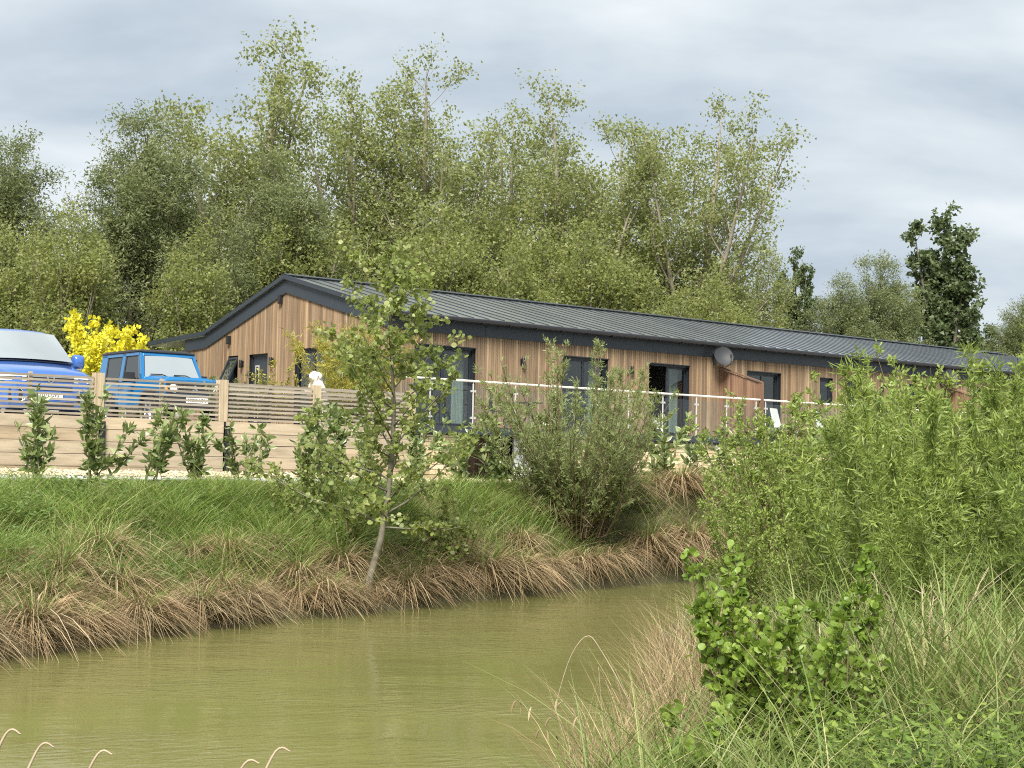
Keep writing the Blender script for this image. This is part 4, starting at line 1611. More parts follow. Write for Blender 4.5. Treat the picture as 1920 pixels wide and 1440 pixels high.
def make_tree(seed, H, r0, start, spread, ang, nprim, nsec, ntwig, per, leafL, leafW, leafmat, bark, name, shape='poplar', up=.7, grav=.4,
              fork=None, lean=(0, 0), twig_len=.55, sec_f=.42, scatter=.16, stems=1, split=0.0, flare=.10):
    """trunk + crown meshes of one tree, root at the origin. spread(f): limb length at height fraction f"""
    rng = np.random.default_rng(seed)
    tr, cr = Geo(), Geo()
    TS, TD, TL = [], [], []
    for sidx in range(stems):
        aa = sidx * 2.4 + rng.uniform(-.4, .4)
        fl = (flare * rng.uniform(.55, 1.15) if sidx else flare * .15) if stems > 1 else 0
        l2 = np.array([lean[0] + fl * math.cos(aa), lean[1] + fl * math.sin(aa)])
        hh = H * (1 if sidx == 0 else rng.uniform(.74, .97))
        k = 12
        f = np.linspace(0, 1, k + 1)
        fs = np.clip((f - split) / (1 - split), 0, 1) ** 1.05 if split else f ** 1.2
        tp = np.stack([l2[0] * hh * fs + np.cumsum(rng.normal(0, .012 * hh / 3, k + 1)) * fs,
                       l2[1] * hh * fs + np.cumsum(rng.normal(0, .012 * hh / 3, k + 1)) * fs, hh * .97 * f], 1)
        tp[0, 2] = -.3
        if stems > 1 and not split:
            tp[:, :2] += rng.normal(0, .18, 2)
        rad = r0 * (1 if sidx == 0 else .62) * (1 - f) ** .85 + .012
        rad[0] *= 1.25
        tr.tube(tp, rad, 8)
        az = rng.uniform(0, 6.28)
        np_ = nprim // stems
        for i in range(np_):
            fr_ = start + (1 - start) * ((i + rng.uniform(0, 1)) / np_) ** .92
            fr_ = min(fr_, .985)
            p0, _ = lerp_path(tp, [fr_])
            az += 2.4 + rng.normal(0, .35)
            a = ang * (1.08 - .3 * fr_) * rng.uniform(.8, 1.25)
            d = (math.sin(a) * math.cos(az), math.sin(a) * math.sin(az), math.cos(a))
            L = spread(fr_) * rng.uniform(.65, 1.2)
            path = curve_path(p0[0], d, L, 6, up, rng, .07)
            rp = max(.015, r0 * (1 - fr_) ** .8 * .42 * min(1, L / (.2 * H)))
            tr.tube(path, np.linspace(rp, .010, 7), 5, False)
            ns = max(2, int(nsec * min(1.4, L / (spread(.4) + 1e-6)) + .5))
            us = rng.uniform(.18, 1.0, ns)
            pp, pd = lerp_path(path, us)
            for j in range(ns):
                dd = unit(pd[j] * .75 + rand_dirs(rng, 1, -.35, .9)[0] * .85)
                L2 = L * sec_f * (1.15 - .75 * us[j]) * rng.uniform(.6, 1.3) + .25
                p2 = curve_path(pp[j], dd, L2, 4, up * .5, rng, .10)
                tr.tube(p2, np.linspace(max(.008, rp * .35), .005, 5), 3, False)
                ut = np.concatenate([rng.uniform(.15, 1, ntwig - 1), [1.0]])
                q, qd = lerp_path(p2, ut)
                TS.append(q)
                TD.append(unit(qd * .6 + rand_dirs(rng, ntwig) * .8))
                TL.append(rng.uniform(.5, 1.2, ntwig) * twig_len)
    TS, TD, TL = np.concatenate(TS), np.concatenate(TD), np.concatenate(TL)
    leaves_on(rng, cr, TS, TD, TL, per, leafL, leafW, shape, 1.0, grav, scatter)
    a = tr.mesh(name + '_trunk')
    a.materials.append(MATS[bark])
    a.shade_smooth()
    b = cr.mesh(name + '_crown')
    b.materials.append(MATS[leafmat])
    return a, b, len(TS) * per


def place_tree(meshes, name, label, cat, x, y, sc_, rz, group=None, zscale=None, sink=.0, wide=1.0):
    o = thing(name, label, cat, (x, y, float(hz(x, y)) - sink), rz, group)
    k = sc_
    for nm, me in (('trunk', meshes[0]), ('crown', meshes[1])):
        c = bpy.data.objects.new(nm, me)
        col.objects.link(c)
        c.parent = o
    o.scale = (k * wide, k * wide, zscale or k)
    return o


def popspread(f):
    return 3.7 * (1 - f) ** .5 * (.7 + .3 * min(1, f / .35)) + .45


pop = [make_tree(100 + i, 17.5, .30, .24, popspread, R(46), 96, 7, 6, 10, .125, .112, 'leaf_poplar', 'bark', 'poplar', up=.45, twig_len=.8, scatter=.17, sec_f=.45, stems=6, split=.16, flare=.22) for i in range(3)]
wil = [make_tree(200 + i, 13.5, .26, .10, lambda f: 5.0 * (1 - f) ** .6 * (.6 + .4 * min(1, f / .3)) + .4, R(50), 84, 8, 8, 20, .16, .05,
                 'leaf_willow_tree', 'bark_dark', 'willow', 'lance', up=.55, grav=.35, stems=3, twig_len=.75, scatter=.15) for i in range(2)]
und = [make_tree(300 + i, 9.0, .13, .10, lambda f: 2.3 * (1 - f) ** .45 + .4, R(40), 66, 7, 6, 10, .12, .10,
                 'leaf_under', 'bark', 'understorey', 'poplar', up=.6, grav=.3, stems=6, twig_len=.75, scatter=.18, flare=.22) for i in range(2)]
drk = [make_tree(400 + i, 13.0, .24, .10, lambda f: 2.6 * (1 - f) ** .6 * (.6 + .4 * min(1, f / .25)) + .3, R(36), 66, 7, 6, 11, .20, .17,
                 'leaf_dark', 'bark_dark', 'dark_poplar', 'poplar', up=.7, twig_len=.45, scatter=.09, stems=4, split=.1, flare=.16) for i in range(2)]

TREES = [
    (pop[0], 'poplar_tree', 'tallest airy poplar, its crown highest above the gable peak', 'poplar', -11.0, 62, .97, .3),
    (pop[1], 'poplar_tree', 'airy poplar behind the ridge, between the tallest poplar and the sapling top', 'poplar', -7.0, 66, .93, 2.1),
    (pop[2], 'poplar_tree', 'airy poplar with pale forked trunk rising behind the near end of the ridge', 'poplar', -3.4, 63, .93, 4.0),
    (pop[0], 'poplar_tree', 'broad poplar standing behind the middle of the metal roof', 'poplar', 2.5, 66, .92, 2.9),
    (pop[1], 'poplar_tree', 'poplar leaning out over open sky, last of the tall row behind the roof', 'poplar', 7.9, 67, .92, .6),
    (pop[2], 'poplar_tree', 'poplar filling the row between the two behind the middle of the roof', 'poplar', 5.0, 71, .90, 1.4),
    (pop[1], 'poplar_tree', 'poplar set back between the sapling top and the middle of the roof', 'poplar', -.4, 72, .93, 5.0),
    (pop[0], 'poplar_tree', 'poplar set back beside the tallest poplar, near the willows', 'poplar', -14.9, 68, .84, 5.2),
    (wil[0], 'willow_tree', 'dense grey-green willow tree behind the blue van', 'willow', -18.0, 54, .79, .2),
    (wil[1], 'willow_tree', 'tall grey-green willow tree behind the golden shrub', 'willow', -13.8, 55, .87, 1.7),
    (wil[0], 'willow_tree', 'grey-green willow tree between the golden shrub and the gable', 'willow', -9.2, 57, .80, 3.3),
    (wil[1], 'willow_tree', 'grey-green willow tree at the edge of the wood past the van', 'willow', -22.5, 58, .68, 4.1),
    (drk[0], 'dark_poplar_tree', 'narrow dark poplar at the end of the tall row beyond the roof', 'poplar', 14.9, 80, .84, .5),
    (drk[1], 'dark_poplar_tree', 'large dark green poplar standing clear above the far roof', 'poplar', 24.3, 85, 1.10, 1.2),
    (drk[1], 'dark_poplar_tree', 'low dark green tree beyond the far end of the roof', 'tree', 31.5, 92, .72, 2.6),
    (drk[0], 'dark_poplar_tree', 'dark green tree tucked behind the large dark poplar', 'tree', 27.6, 90, .70, 3.6),
    (wil[1], 'willow_tree', 'rounded pale tree beside the large dark poplar, on its roof side', 'tree', 19.6, 80, .78, 2.4),
    (wil[0], 'willow_tree', 'rounded pale tree next to the narrow dark poplar', 'tree', 17.2, 79, .70, .9),
    (wil[0], 'willow_tree', 'pale bushy tree below the large dark poplar, beyond the far roof', 'tree', 26.6, 79, .62, 5.6),
    (pop[2], 'poplar_tree', 'small poplar between the tall row and the narrow dark poplar', 'poplar', 11.9, 76, .62, .4),
]
for me, nm, lab, cat, x, y, s_, rz in TREES:
    zs = None
    if nm == 'dark_poplar_tree' and x < 16:
        o = place_tree(me, nm, lab, cat, x, y, s_ * .72, rz, None, s_)
    else:
        o = place_tree(me, nm, lab, cat, x, y, s_, rz, wide=1.08)
    if x == 7.9:
        o.rotation_euler = (0, R(4), rz)
rng = np.random.default_rng(77)
US = [(-24, 50, 1.0), (-20.5, 47, .9), (-17, 51, 1.0), (-14, 48, .85), (-11, 52, 1.0), (-8.2, 56, 1.05), (-5.5, 58, 1.0), (-2.6, 57, 1.05), (.2, 58, 1.0), (3, 60, 1.05),
      (5.8, 61, 1.0), (8.6, 63, 1.0), (11.4, 66, .95), (13.8, 70, .8), (-19, 62, 1.2), (-12.5, 61, 1.2), (-6, 64, 1.25), (0, 65, 1.25), (5, 67, 1.2), (9.5, 70, 1.1), (22, 76, .7), (29.5, 82, .75), (33, 86, .8), (17.5, 74, .6)]
for i, (x, y, s_) in enumerate(US):
    place_tree(und[i % 2], 'understorey_tree', 'light green many-stemmed tree growing low in the wood behind the house', 'tree', x, y, s_ * .80 * rng.uniform(.82, 1.2), rng.uniform(0, 6.28),
               'low trees of the wood behind the house')
# the wood goes on behind: one mass nobody could count
g = Geo()
n = 60000
xx = rng.uniform(-60, 60, n)
yy = 82 + rng.uniform(0, 14, n) + np.abs(xx) * .12
zz = 2.5 + rng.beta(1.2, 1.6, n) * (7.5 + 1.6 * np.sin(xx * .35) + 1.2 * np.sin(xx * .9 + 1))
d = unit(rand_dirs(rng, n) + np.array([0, 0, -.3]))
g.leaves(np.stack([xx, yy, zz], 1), d, perp(rng, d), rng.uniform(.22, .4, n), rng.uniform(.16, .28, n), 'poplar')
tag(g.build('far_woodland', 'leaf_under'), 'far green woodland behind the row of tall trees', 'woodland', kind='stuff')


# ------------------------------------------------------------------ generic shrub
def make_shrub(seed, stems, bark, leafmat, leafL, leafW, shape, side, side_len, per, up=.35, grav=.1, spread=.9, jitter=.02, fold=.0, from_u=.12, rad=.012, wob=.07, main_per=0, taper=.75):
    """stems: list of (base xyz, direction, length). returns (stem mesh, leaf mesh)"""
    rng = np.random.default_rng(seed)
    st, lf = Geo(), Geo()
    TS, TD, TL = [], [], []
    for b0, d, L in stems:
        path = curve_path(b0, d, L, 8, up, rng, wob)
        st.tube(path, np.linspace(rad * (L ** .5), .003, 9), 5, False)
        n = max(2, int(side * L))
        us = from_u + (1 - from_u) * rng.uniform(0, 1, n)
        p, pd = lerp_path(path, us)
        dd = unit(pd * .7 + rand_dirs(rng, n, -.3, .8) * .8)
        ll = side_len * rng.uniform(.4, 1.2, n) * (1.1 - taper * us)
        for j in range(n):
            st.tube(np.stack([p[j], p[j] + dd[j] * ll[j] * .5, p[j] + dd[j] * ll[j] + np.array([0, 0, .02])]), [.004, .003, .0015], 3, False)
        TS.append(p), TD.append(dd), TL.append(ll)
        if main_per:
            u2 = from_u + (1 - from_u) * rng.uniform(0, 1, int(main_per * L))
            p, pd = lerp_path(path, u2)
            TS.append(p), TD.append(pd), TL.append(np.full(len(p), .02))
    TS, TD, TL = np.concatenate(TS), np.concatenate(TD), np.concatenate(TL)
    leaves_on(rng, lf, TS, TD, TL, per, leafL, leafW, shape, spread, grav, jitter, fold)
    a = st.mesh('stems')
    a.materials.append(MATS[bark])
    b = lf.mesh('foliage')
    b.materials.append(MATS[leafmat])
    return a, b


def place_shrub(ms, name, label, cat, x, y, rz=0, s_=1.0, group=None, z=None, parts=('stems', 'foliage')):
    o = thing(name, label, cat, (x, y, float(hz(x, y)) - .02 if z is None else z), rz, group)
    for nm, me in zip(parts, ms):
        c = bpy.data.objects.new(nm, me)
        col.objects.link(c)
        c.parent = o
    o.scale = (s_, s_, s_)
    return o


def fan(rng, n, r, Lmin, Lmax, lean):
    out = []
    for i in range(n):
        a = rng.uniform(0, 6.28)
        q = r * math.sqrt(rng.uniform(0, 1))
        l = lean * rng.uniform(.15, 1) ** .8
        a2 = a + rng.normal(0, .4)
        out.append(((q * math.cos(a), q * math.sin(a), 0), (l * math.cos(a2), l * math.sin(a2), 1), rng.uniform(Lmin, Lmax) * (1 - .18 * l)))
    return out


# golden shrub behind the van
rng = np.random.default_rng(31)
gold = make_shrub(31, fan(rng, 22, .25, 1.7, 3.2, .62), 'stem_brown', 'leaf_gold', .12, .075, 'oval', 9, .26, 13, up=.25, grav=.05, jitter=.06, from_u=.22, rad=.015, fold=.3)
sx, sy, _ = ST(-4.9, 5.6)
place_shrub(gold, 'golden_shrub', 'bright yellow golden-leaved shrub behind the two blue vehicles', 'shrub', sx, sy, .4, 1.02, z=2.87)
# bamboo and pampas in the courtyard
bam = make_shrub(32, fan(rng, 60, .42, 1.7, 2.75, .50), 'leaf_bamboo', 'leaf_bamboo', .125, .02, 'lance', 9, .34, 11, up=-.15, grav=.45, jitter=.04, from_u=.15, rad=.007)
sx, sy, _ = ST(-2.45, -2.3)
place_shrub(bam, 'bamboo', 'clump of golden bamboo behind the fence at the gable corner', 'bamboo', sx, sy, 0, 1.0, z=2.87)
g, g2 = Geo(), Geo()
n = 900
az = rng.uniform(0, 6.28, n)
d = np.stack([np.cos(az) * .35, np.sin(az) * .35, np.ones(n)], 1)
g.blades(np.stack([rng.normal(0, .12, n), rng.normal(0, .12, n), np.zeros(n)], 1), unit(d), rng.uniform(.9, 1.5, n), np.full(n, .014), np.stack([np.cos(az) * .5, np.sin(az) * .5, -np.full(n, .45)], 1), 4, rng=rng)
st, pl = Geo(), Geo()
for i in range(13):
    a = rng.uniform(0, 6.28)
    p = curve_path((rng.normal(0, .1), rng.normal(0, .1), 0), (.22 * math.cos(a), .22 * math.sin(a), 1), rng.uniform(1.9, 2.35), 6, -.15, rng, .03)
    st.tube(p, .006, 4)
    q, qd = lerp_path(p, rng.uniform(.68, 1, 190))
    dd = unit(qd + rand_dirs(rng, 190) * .6 + np.array([0, 0, -.15]))
    pl.leaves(q, dd, perp(rng, dd), .14, .012, 'lance')
pm = thing('pampas_grass', 'pale feathery dry pampas plumes at the gable corner behind the sapling', 'ornamental grass', ST(-1.15, -.95, 2.87))
g.build('leaves', 'sedge_dry', pm)
st.build('stalks', 'dead_stem', pm)
pl.build('plumes', 'plume', pm)
# a small dark conifer-like pot plant by the kink of the gable
cy_ = make_shrub(33, fan(rng, 14, .08, 2.3, 2.75, .10), 'stem_brown', 'leaf_willow_tree', .05, .015, 'lance', 16, .12, 14, up=.2, from_u=.05, jitter=.02)
sx, sy, _ = ST(-1.4, 8.9)
place_shrub(cy_, 'column_shrub', 'slim grey-green columnar shrub behind the blue off-roader', 'shrub', sx, sy, 0, 1.0, z=2.87)
# planting along the courtyard side of the fence
for i, (s, t, h, lab) in enumerate(((-5.9, -4.5, .72, 'tawny leafy shrub behind the fence by the wide gable window'), (-6.7, -4.4, .6, 'low tawny shrub behind the fence below the front door'),
                                    (-3.7, -4.6, .66, 'yellow-green leafy shrub behind the fence beside the dog'))):
    rg = np.random.default_rng(60 + i)
    sh = make_shrub(60 + i, fan(rg, 14, .2, h * 1.1, h * 1.9, .55), 'stem_brown', 'leaf_bamboo' if i != 1 else 'leaf_willow_tree', .06, .03, 'oval', 10, .2, 8, from_u=.2, rad=.006)
    sx, sy, _ = ST(s, t)
    place_shrub(sh, 'courtyard_shrub', lab, 'shrub', sx, sy, 0, 1.0, z=2.87)

# ------------------------------------------------------------------ laurels along the drive
laur = []
for i in range(5):
    rg = np.random.default_rng(500 + i)
    stm = [((rg.normal(0, .05), rg.normal(0, .05), 0), (rg.normal(0, .36), rg.normal(0, .36), 1), rg.uniform(.6, 1.28)) for _ in range(5 + i % 3)]
    laur.append(make_shrub(500 + i, stm, 'stem_green', 'leaf_laurel', .128, .047, 'oval', 6, .13, 3, up=.30, grav=-.12, spread=.85, jitter=.014, fold=.35, from_u=.14, rad=.011, main_per=18, taper=.5))
LX = [(-13.1, 1.0), (-12.08, 1.02), (-11.15, 1.0), (-10.27, 1.06), (-9.44, .92), (-8.48, .96), (-7.51, 1.04), (-6.75, .95), (-5.95, 1.0), (-5.1, .9), (-4.12, 1.1), (-3.12, 1.05),
      (-2.2, .9), (-.2, .9), (.94, 1.15), (2.19, 1.1), (3.3, 1.0), (4.4, 1.0)]
rng = np.random.default_rng(41)
for i, (s, k_) in enumerate(LX):
    x, y, _ = ST(s, -8.28 + rng.uniform(-.05, .05))
    ordw = ['first', 'second', 'third', 'fourth', 'fifth', 'sixth', 'seventh', 'eighth', 'ninth', 'tenth']
    if s < -5.5:
        lab = ordw[8 - i] + ' laurel in the drive-side row, counting from the alder sapling towards the van'
    elif s < -1.5:
        lab = ordw[i - 9] + ' laurel in the drive-side row, counting from the alder sapling towards the willow shrub'
    else:
        lab = ordw[i - 13] + ' laurel in the drive-side row, counting from the willow shrub towards the timber screen'
    place_shrub(laur[i % 5], 'laurel_shrub', lab, 'laurel', x, y, rng.uniform(0, 6.28), k_ * 1.17, 'laurels in a row along the drive')

# ------------------------------------------------------------------ alder sapling on the far bank
SAP = np.array([(-2.09, 22.2, .02), (-2.03, 22.25, .45), (-1.88, 22.3, 1.05), (-1.79, 22.3, 1.65), (-1.74, 22.3, 2.35), (-1.73, 22.3, 3.0), (-1.77, 22.3, 3.55), (-1.80, 22.3, 4.1), (-1.83, 22.3, 4.65), (-1.86, 22.3, 5.25)])
rng = np.random.default_rng(51)
tr, lf, cone = Geo(), Geo(), Geo()
base = np.array([SAP[0, 0], SAP[0, 1], 0])
tr.tube(SAP - base, np.linspace(.062, .006, len(SAP)), 9)
TS, TD, TL = [], [], []
nb = 50
for i in range(nb):
    u = .24 + .74 * (i + rng.uniform(0, 1)) / nb
    p0, pd = lerp_path(SAP - base, [u])
    az = i * 2.4 + rng.normal(0, .3)
    L = (2.0 * (1 - u) ** .65 + .15) * rng.uniform(.45, 1.3)
    el = rng.uniform(.25, .8) if u > .35 else rng.uniform(-.12, .45)
    path = curve_path(p0[0], (math.cos(az), math.sin(az), el), L, 6, .35, rng, .09)
    tr.tube(path, np.linspace(.016 * (1 - u) + .006, .003, 7), 5, False)
    ns = int(5 + 6 * L)
    us = rng.uniform(.2, 1, ns)
    q, qd = lerp_path(path, us)
    dd = unit(qd * .6 + rand_dirs(rng, ns, -.4, .7) * .8)
    ll = rng.uniform(.12, .34, ns)
    for j in range(ns):
        tr.tube(np.stack([q[j], q[j] + dd[j] * ll[j]]), [.004, .002], 3, False)
    TS.append(q), TD.append(dd), TL.append(ll)
    for j in range(int(3 * rng.uniform(0, 1.6))):
        c = q[j] + dd[j] * ll[j]
        cone.lathe([(.001, .0), (.008, -.01), (.009, -.03), (.001, -.045)], 6, tuple(c))
TS, TD, TL = np.concatenate(TS), np.concatenate(TD), np.concatenate(TL)
leaves_on(rng, lf, TS, TD, TL, 10, .070, .060, 'round', .9, .15, .03, .25)
o = thing('alder_sapling', 'slender leaning alder sapling growing from the far bank at the water', 'sapling', tuple(base))
tr.build('trunk', 'bark_young', o, smooth=180)
lf.build('crown', 'leaf_alder', o)
tag(cone.build('cones', 'stem_brown', o), kind='stuff')
# low alder growth and brambles round its foot, up the bank
rg = np.random.default_rng(52)
for i, (x, y, k_, lab) in enumerate(((-2.75, 23.4, 1.0, 'leafy alder sucker bush on the bank beside the sapling, drive side'), (-1.25, 24.4, 1.05, 'leafy alder sucker bush on the bank between the sapling and the willow'),
                                     (-3.4, 24.2, .85, 'broad low leafy bush below the laurels on the bank'))):
    sh = make_shrub(70 + i, fan(rg, 18, .55, .7, 1.35, .8), 'stem_brown', 'leaf_alder', .062, .05, 'round', 9, .26, 8, up=.3, from_u=.1, rad=.008, fold=.25)
    place_shrub(sh, 'alder_bush', lab, 'bush', x, y, i, k_)

# ------------------------------------------------------------------ willow shrub on the far bank
wsh = make_shrub(81, fan(np.random.default_rng(81), 105, .42, 1.3, 3.05, .72), 'stem_brown', 'leaf_willow', .062, .0145, 'lance', 14, .36, 17, up=.25, grav=-.15, spread=.65, jitter=.015, from_u=.12, rad=.007, wob=.05)
place_shrub(wsh, 'willow_shrub', 'fine-leaved grey-green willow shrub on the far bank in front of the balcony', 'willow', 1.25, 27.95, 0, 1.28)

# ------------------------------------------------------------------ willow scrub on the near bank
sal, osi = [], []
for i in range(3):
    rg = np.random.default_rng(90 + i)
    sal.append(make_shrub(90 + i, fan(rg, 66, .62, 1.7, 3.5, .66), 'stem_brown', 'leaf_sallow', .066, .026, 'oval', 12, .42, 13, up=.30, grav=.0, spread=.8, jitter=.02, from_u=.1, rad=.008, fold=.2))
for i in range(3):
    rg = np.random.default_rng(95 + i)
    osi.append(make_shrub(95 + i, fan(rg, 30, .50, 1.5, 2.9, .48), 'stem_green', 'leaf_osier', .098, .0150, 'lance', 14, .38, 11, up=.35, grav=.10, spread=.85, jitter=.02, from_u=.10, rad=.007, wob=.05, main_per=14))
for i, (x, y, k_, lab) in enumerate(((3.9, 20.0, .86, 'bushy sallow at the water edge of the near bank, reaching over the pond'), (4.7, 21.2, 1.0, 'bushy sallow on the near bank in front of the stone wall'),
                                     (5.6, 18.6, 1.05, 'bushy sallow on the near bank below the nearer satellite dish'), (6.6, 21.5, 1.08, 'bushy sallow standing behind the others below the small square windows'),
                                     (4.3, 15.4, .72, 'low bushy sallow behind the round-leaved alder'), (7.6, 18.4, 1.05, 'bushy sallow between the tall osiers and the house'),
                                     (3.0, 17.2, .52, 'small sallow with twigs hanging out over the water'), (6.1, 24.5, 1.0, 'bushy sallow farthest along the near bank'))):
    place_shrub(sal[i % 3], 'sallow_bush', lab, 'willow bush', x, y, i * 1.3, k_)
for i, (x, y, k_, lab) in enumerate(((3.35, 13.6, .93, 'tall slender osier with narrow leaves, nearest the round-leaved alder'), (4.85, 13.4, 1.05, 'tall slender osier in the middle of the clump below the far satellite dish'), (4.05, 14.4, 1.03, 'tall slender osier at the back of the clump'),
                                     (3.5, 12.2, .70, 'short slender osier at the front of the clump, above the dead pale branches'), (5.6, 14.4, 1.08, 'tall slender osier farthest from the water'), (4.5, 11.6, .80, 'slender osier rising from the tall reeds'))):
    place_shrub(osi[i % 3], 'osier_shrub', lab, 'osier', x, y, i * 1.9, k_)

# round-leaved alder bush by the water
rg = np.random.default_rng(99)
ald = make_shrub(99, fan(rg, 46, .36, .40, 1.42, .46), 'stem_brown', 'leaf_alder_near', .047, .041, 'round', 13, .22, 7, up=.45, grav=-.05, spread=.85, jitter=.015, fold=.30, from_u=.12, rad=.009, main_per=8)
place_shrub(ald, 'alder_bush', 'fresh green round-leaved alder bush in front of the willow scrub', 'bush', 1.72, 9.3, .5, 1.0)
ald2 = make_shrub(98, fan(rg, 8, .15, .35, .75, .6), 'stem_brown', 'leaf_alder_near', .07, .06, 'round', 9, .16, 5, up=.4, spread=.85, fold=.3, rad=.007, main_per=8)
place_shrub(ald2, 'alder_bush', 'small round-leaved alder shoot among the dry stalks at the water', 'bush', 1.0, 8.6, 1.5, .9)


# ------------------------------------------------------------------ grasses of the far bank
def far_points(rng, n, dmin, dmax, a0, a1):
    """random points on the far bank: a = arc position along the waterline, d = metres up the bank"""
    q = np.zeros((0, 2))
    while len(q) < n:
        p = np.stack([rng.uniform(-11, 9, n * 2), rng.uniform(14, 36, n * 2)], 1)
        _, t = st_of(p[:, 0], p[:, 1])
        vis = (p[:, 0] > -.36 * p[:, 1] - .6) & (t < -8.3)
        p = p[vis]
        d = signed(FL, p[:, 0], p[:, 1])
        q = np.concatenate([q, p[(d > dmin) & (d < dmax)]])
    q = q[:n]
    return q, signed(FL, q[:, 0], q[:, 1]), None


def grass_field(name, mat, label, pts, rng, Lr, Wr, lean, bendr, seg=3, dirbias=None, kind='stuff', cat='grass', Ls=1.0):
    n = len(pts)
    z = hz(pts[:, 0], pts[:, 1]) - .02
    az = rng.uniform(0, 6.28, n)
    d = np.stack([np.cos(az) * lean, np.sin(az) * lean, np.ones(n)], 1)
    if dirbias is not None:
        d[:, :2] += dirbias
    d = unit(d)
    b = np.stack([np.cos(az), np.sin(az), np.zeros(n)], 1) * rng.uniform(*bendr, n)[:, None]
    b[:, 2] = -rng.uniform(*bendr, n) * .8
    g = Geo().blades(np.column_stack([pts, z]), d, rng.uniform(*Lr, n) * Ls, rng.uniform(*Wr, n), b, seg, rng=rng)
    return tag(g.build(name, mat), label, cat, kind=kind)


rng = np.random.default_rng(61)
# widen the strip upstream so the left of the bank is covered
q, dd, nrm = far_points(rng, 100000, .35, 9, -.10, 1.0)
_, t_ = st_of(q[:, 0], q[:, 1])
dens = np.clip((wob(q[:, 0] * .8 + 3, q[:, 1] * .8) + .95) * .7, .25, 1)
keep = (t_ < -8.35) & (rng.uniform(0, 1, len(q)) < dens) & ((dd > .75) | (rng.uniform(0, 1, len(q)) < .45))
q = q[keep]
_, t_ = st_of(q[:, 0], q[:, 1])
tuft = np.clip(.85 + .7 * wob(q[:, 0] * 1.9 + 5, q[:, 1] * 1.9), .35, 1.5)
grass_field('bank_grass', 'grass_green', 'lush green grass covering the far bank below the laurels', q, rng, (.25, .72), (.008, .018), .36, (.1, .75), Ls=tuft * np.clip(.42 + .6 * (-8.5 - t_) + .35 * np.clip(q[:, 0] + 1.5, 0, 1), .35, 1.1))
q, dd, nrm = far_points(rng, 16000, .5, 4.0, -.05, 1.0)
_, t_ = st_of(q[:, 0], q[:, 1])
dens = np.clip(wob(q[:, 0] * 1.1 + 9, q[:, 1] * 1.1 + 4) * 1.6 - .05 + np.clip(1.6 - dd, 0, 1) * .7, 0, 1)
keep = (t_ < -8.8) & (rng.uniform(0, 1, len(q)) < dens)
grass_field('dry_grass', 'sedge_dry', 'dry straw-coloured grass mixed into the far bank', q[keep], rng, (.25, .70), (.005, .010), .5, (.2, .7))
q, dd, nrm = far_points(rng, 9500, .0, 1.7, -.05, 1.0)
keep = rng.uniform(0, 1, len(q)) < np.clip(1.25 - dd * .55, .1, 1)
grass_field('dry_fringe', 'sedge_dry', 'shaggy straw-coloured dead grass fringe hanging along the far waterline', q[keep], rng, (.3, .85), (.006, .014), .75, (.3, 1.1), 4)
# leafy herbs
q, dd, nrm = far_points(rng, 26000, .6, 6.5, -.05, 1.0)
_, t_ = st_of(q[:, 0], q[:, 1])
dens = np.clip(wob(q[:, 0] * 1.3 + 1, q[:, 1] * 1.3 + 7) * 2.2 - .1, 0, 1)
keep = (t_ < -8.5) & (rng.uniform(0, 1, len(q)) < dens)
q = q[keep]
n = len(q)
_, t_ = st_of(q[:, 0], q[:, 1])
p = np.column_stack([q, hz(q[:, 0], q[:, 1]) + rng.uniform(.05, .45, n) * np.clip(-8.5 - t_, .15, 1)])
d = unit(rand_dirs(rng, n, -.2, .5))
g = Geo().leaves(p, d, unit(np.cross(d, np.array([0, 0, 1.0]) + rand_dirs(rng, n) * .4)), rng.uniform(.05, .11, n), rng.uniform(.03, .06, n), 'oval')
tag(g.build('bank_herbs', 'herb'), 'broad-leaved green herbs scattered over the far bank', 'herbs', kind='stuff')
# bark mulch under the laurels
n = 9000
S, T = rng.uniform(-13.5, 6, n), rng.uniform(-8.75, -8.08, n)
X, Y = C0[0] + UX[0] * S + WX[0] * T, C0[1] + UX[1] * S + WX[1] * T
d = rand_dirs(rng, n, -.2, .3)
g = Geo().leaves(np.column_stack([X, Y, hz(X, Y) + rng.uniform(.005, .03, n)]), d, perp(rng, d), rng.uniform(.03, .07, n), rng.uniform(.015, .03, n), 'oval')
tag(g.build('bark_mulch', 'bark_dark'), 'dark bark mulch under the row of laurels', 'mulch', kind='stuff')


# sedge tussocks hanging over the waterline
def tussock(seed):
    rng = np.random.default_rng(seed)
    n = 460
    az = rng.uniform(0, 6.28, n)
    r = .16 * np.sqrt(rng.uniform(0, 1, n))
    pos = np.stack([r * np.cos(az), r * np.sin(az), rng.uniform(-.05, .18, n)], 1)
    ln = rng.uniform(.2, 1.0, n)
    d = unit(np.stack([np.cos(az) * ln, np.sin(az) * ln, np.full(n, .95)], 1))
    bd = rng.uniform(.35, .95, n)
    b = np.stack([np.cos(az) * bd * .55, np.sin(az) * bd * .55, -bd * 1.35], 1)
    return Geo().blades(pos, d, rng.uniform(.45, 1.0, n), rng.uniform(.009, .019, n), b, 5, rng=rng).mesh('dry_blades'), \
        Geo().blades(pos[:150] * .7, unit(d[:150] + np.array([0, 0, .8])), rng.uniform(.35, .75, 150), rng.uniform(.008, .013, 150), b[:150] * .5, 4, rng=rng).mesh('green_blades')


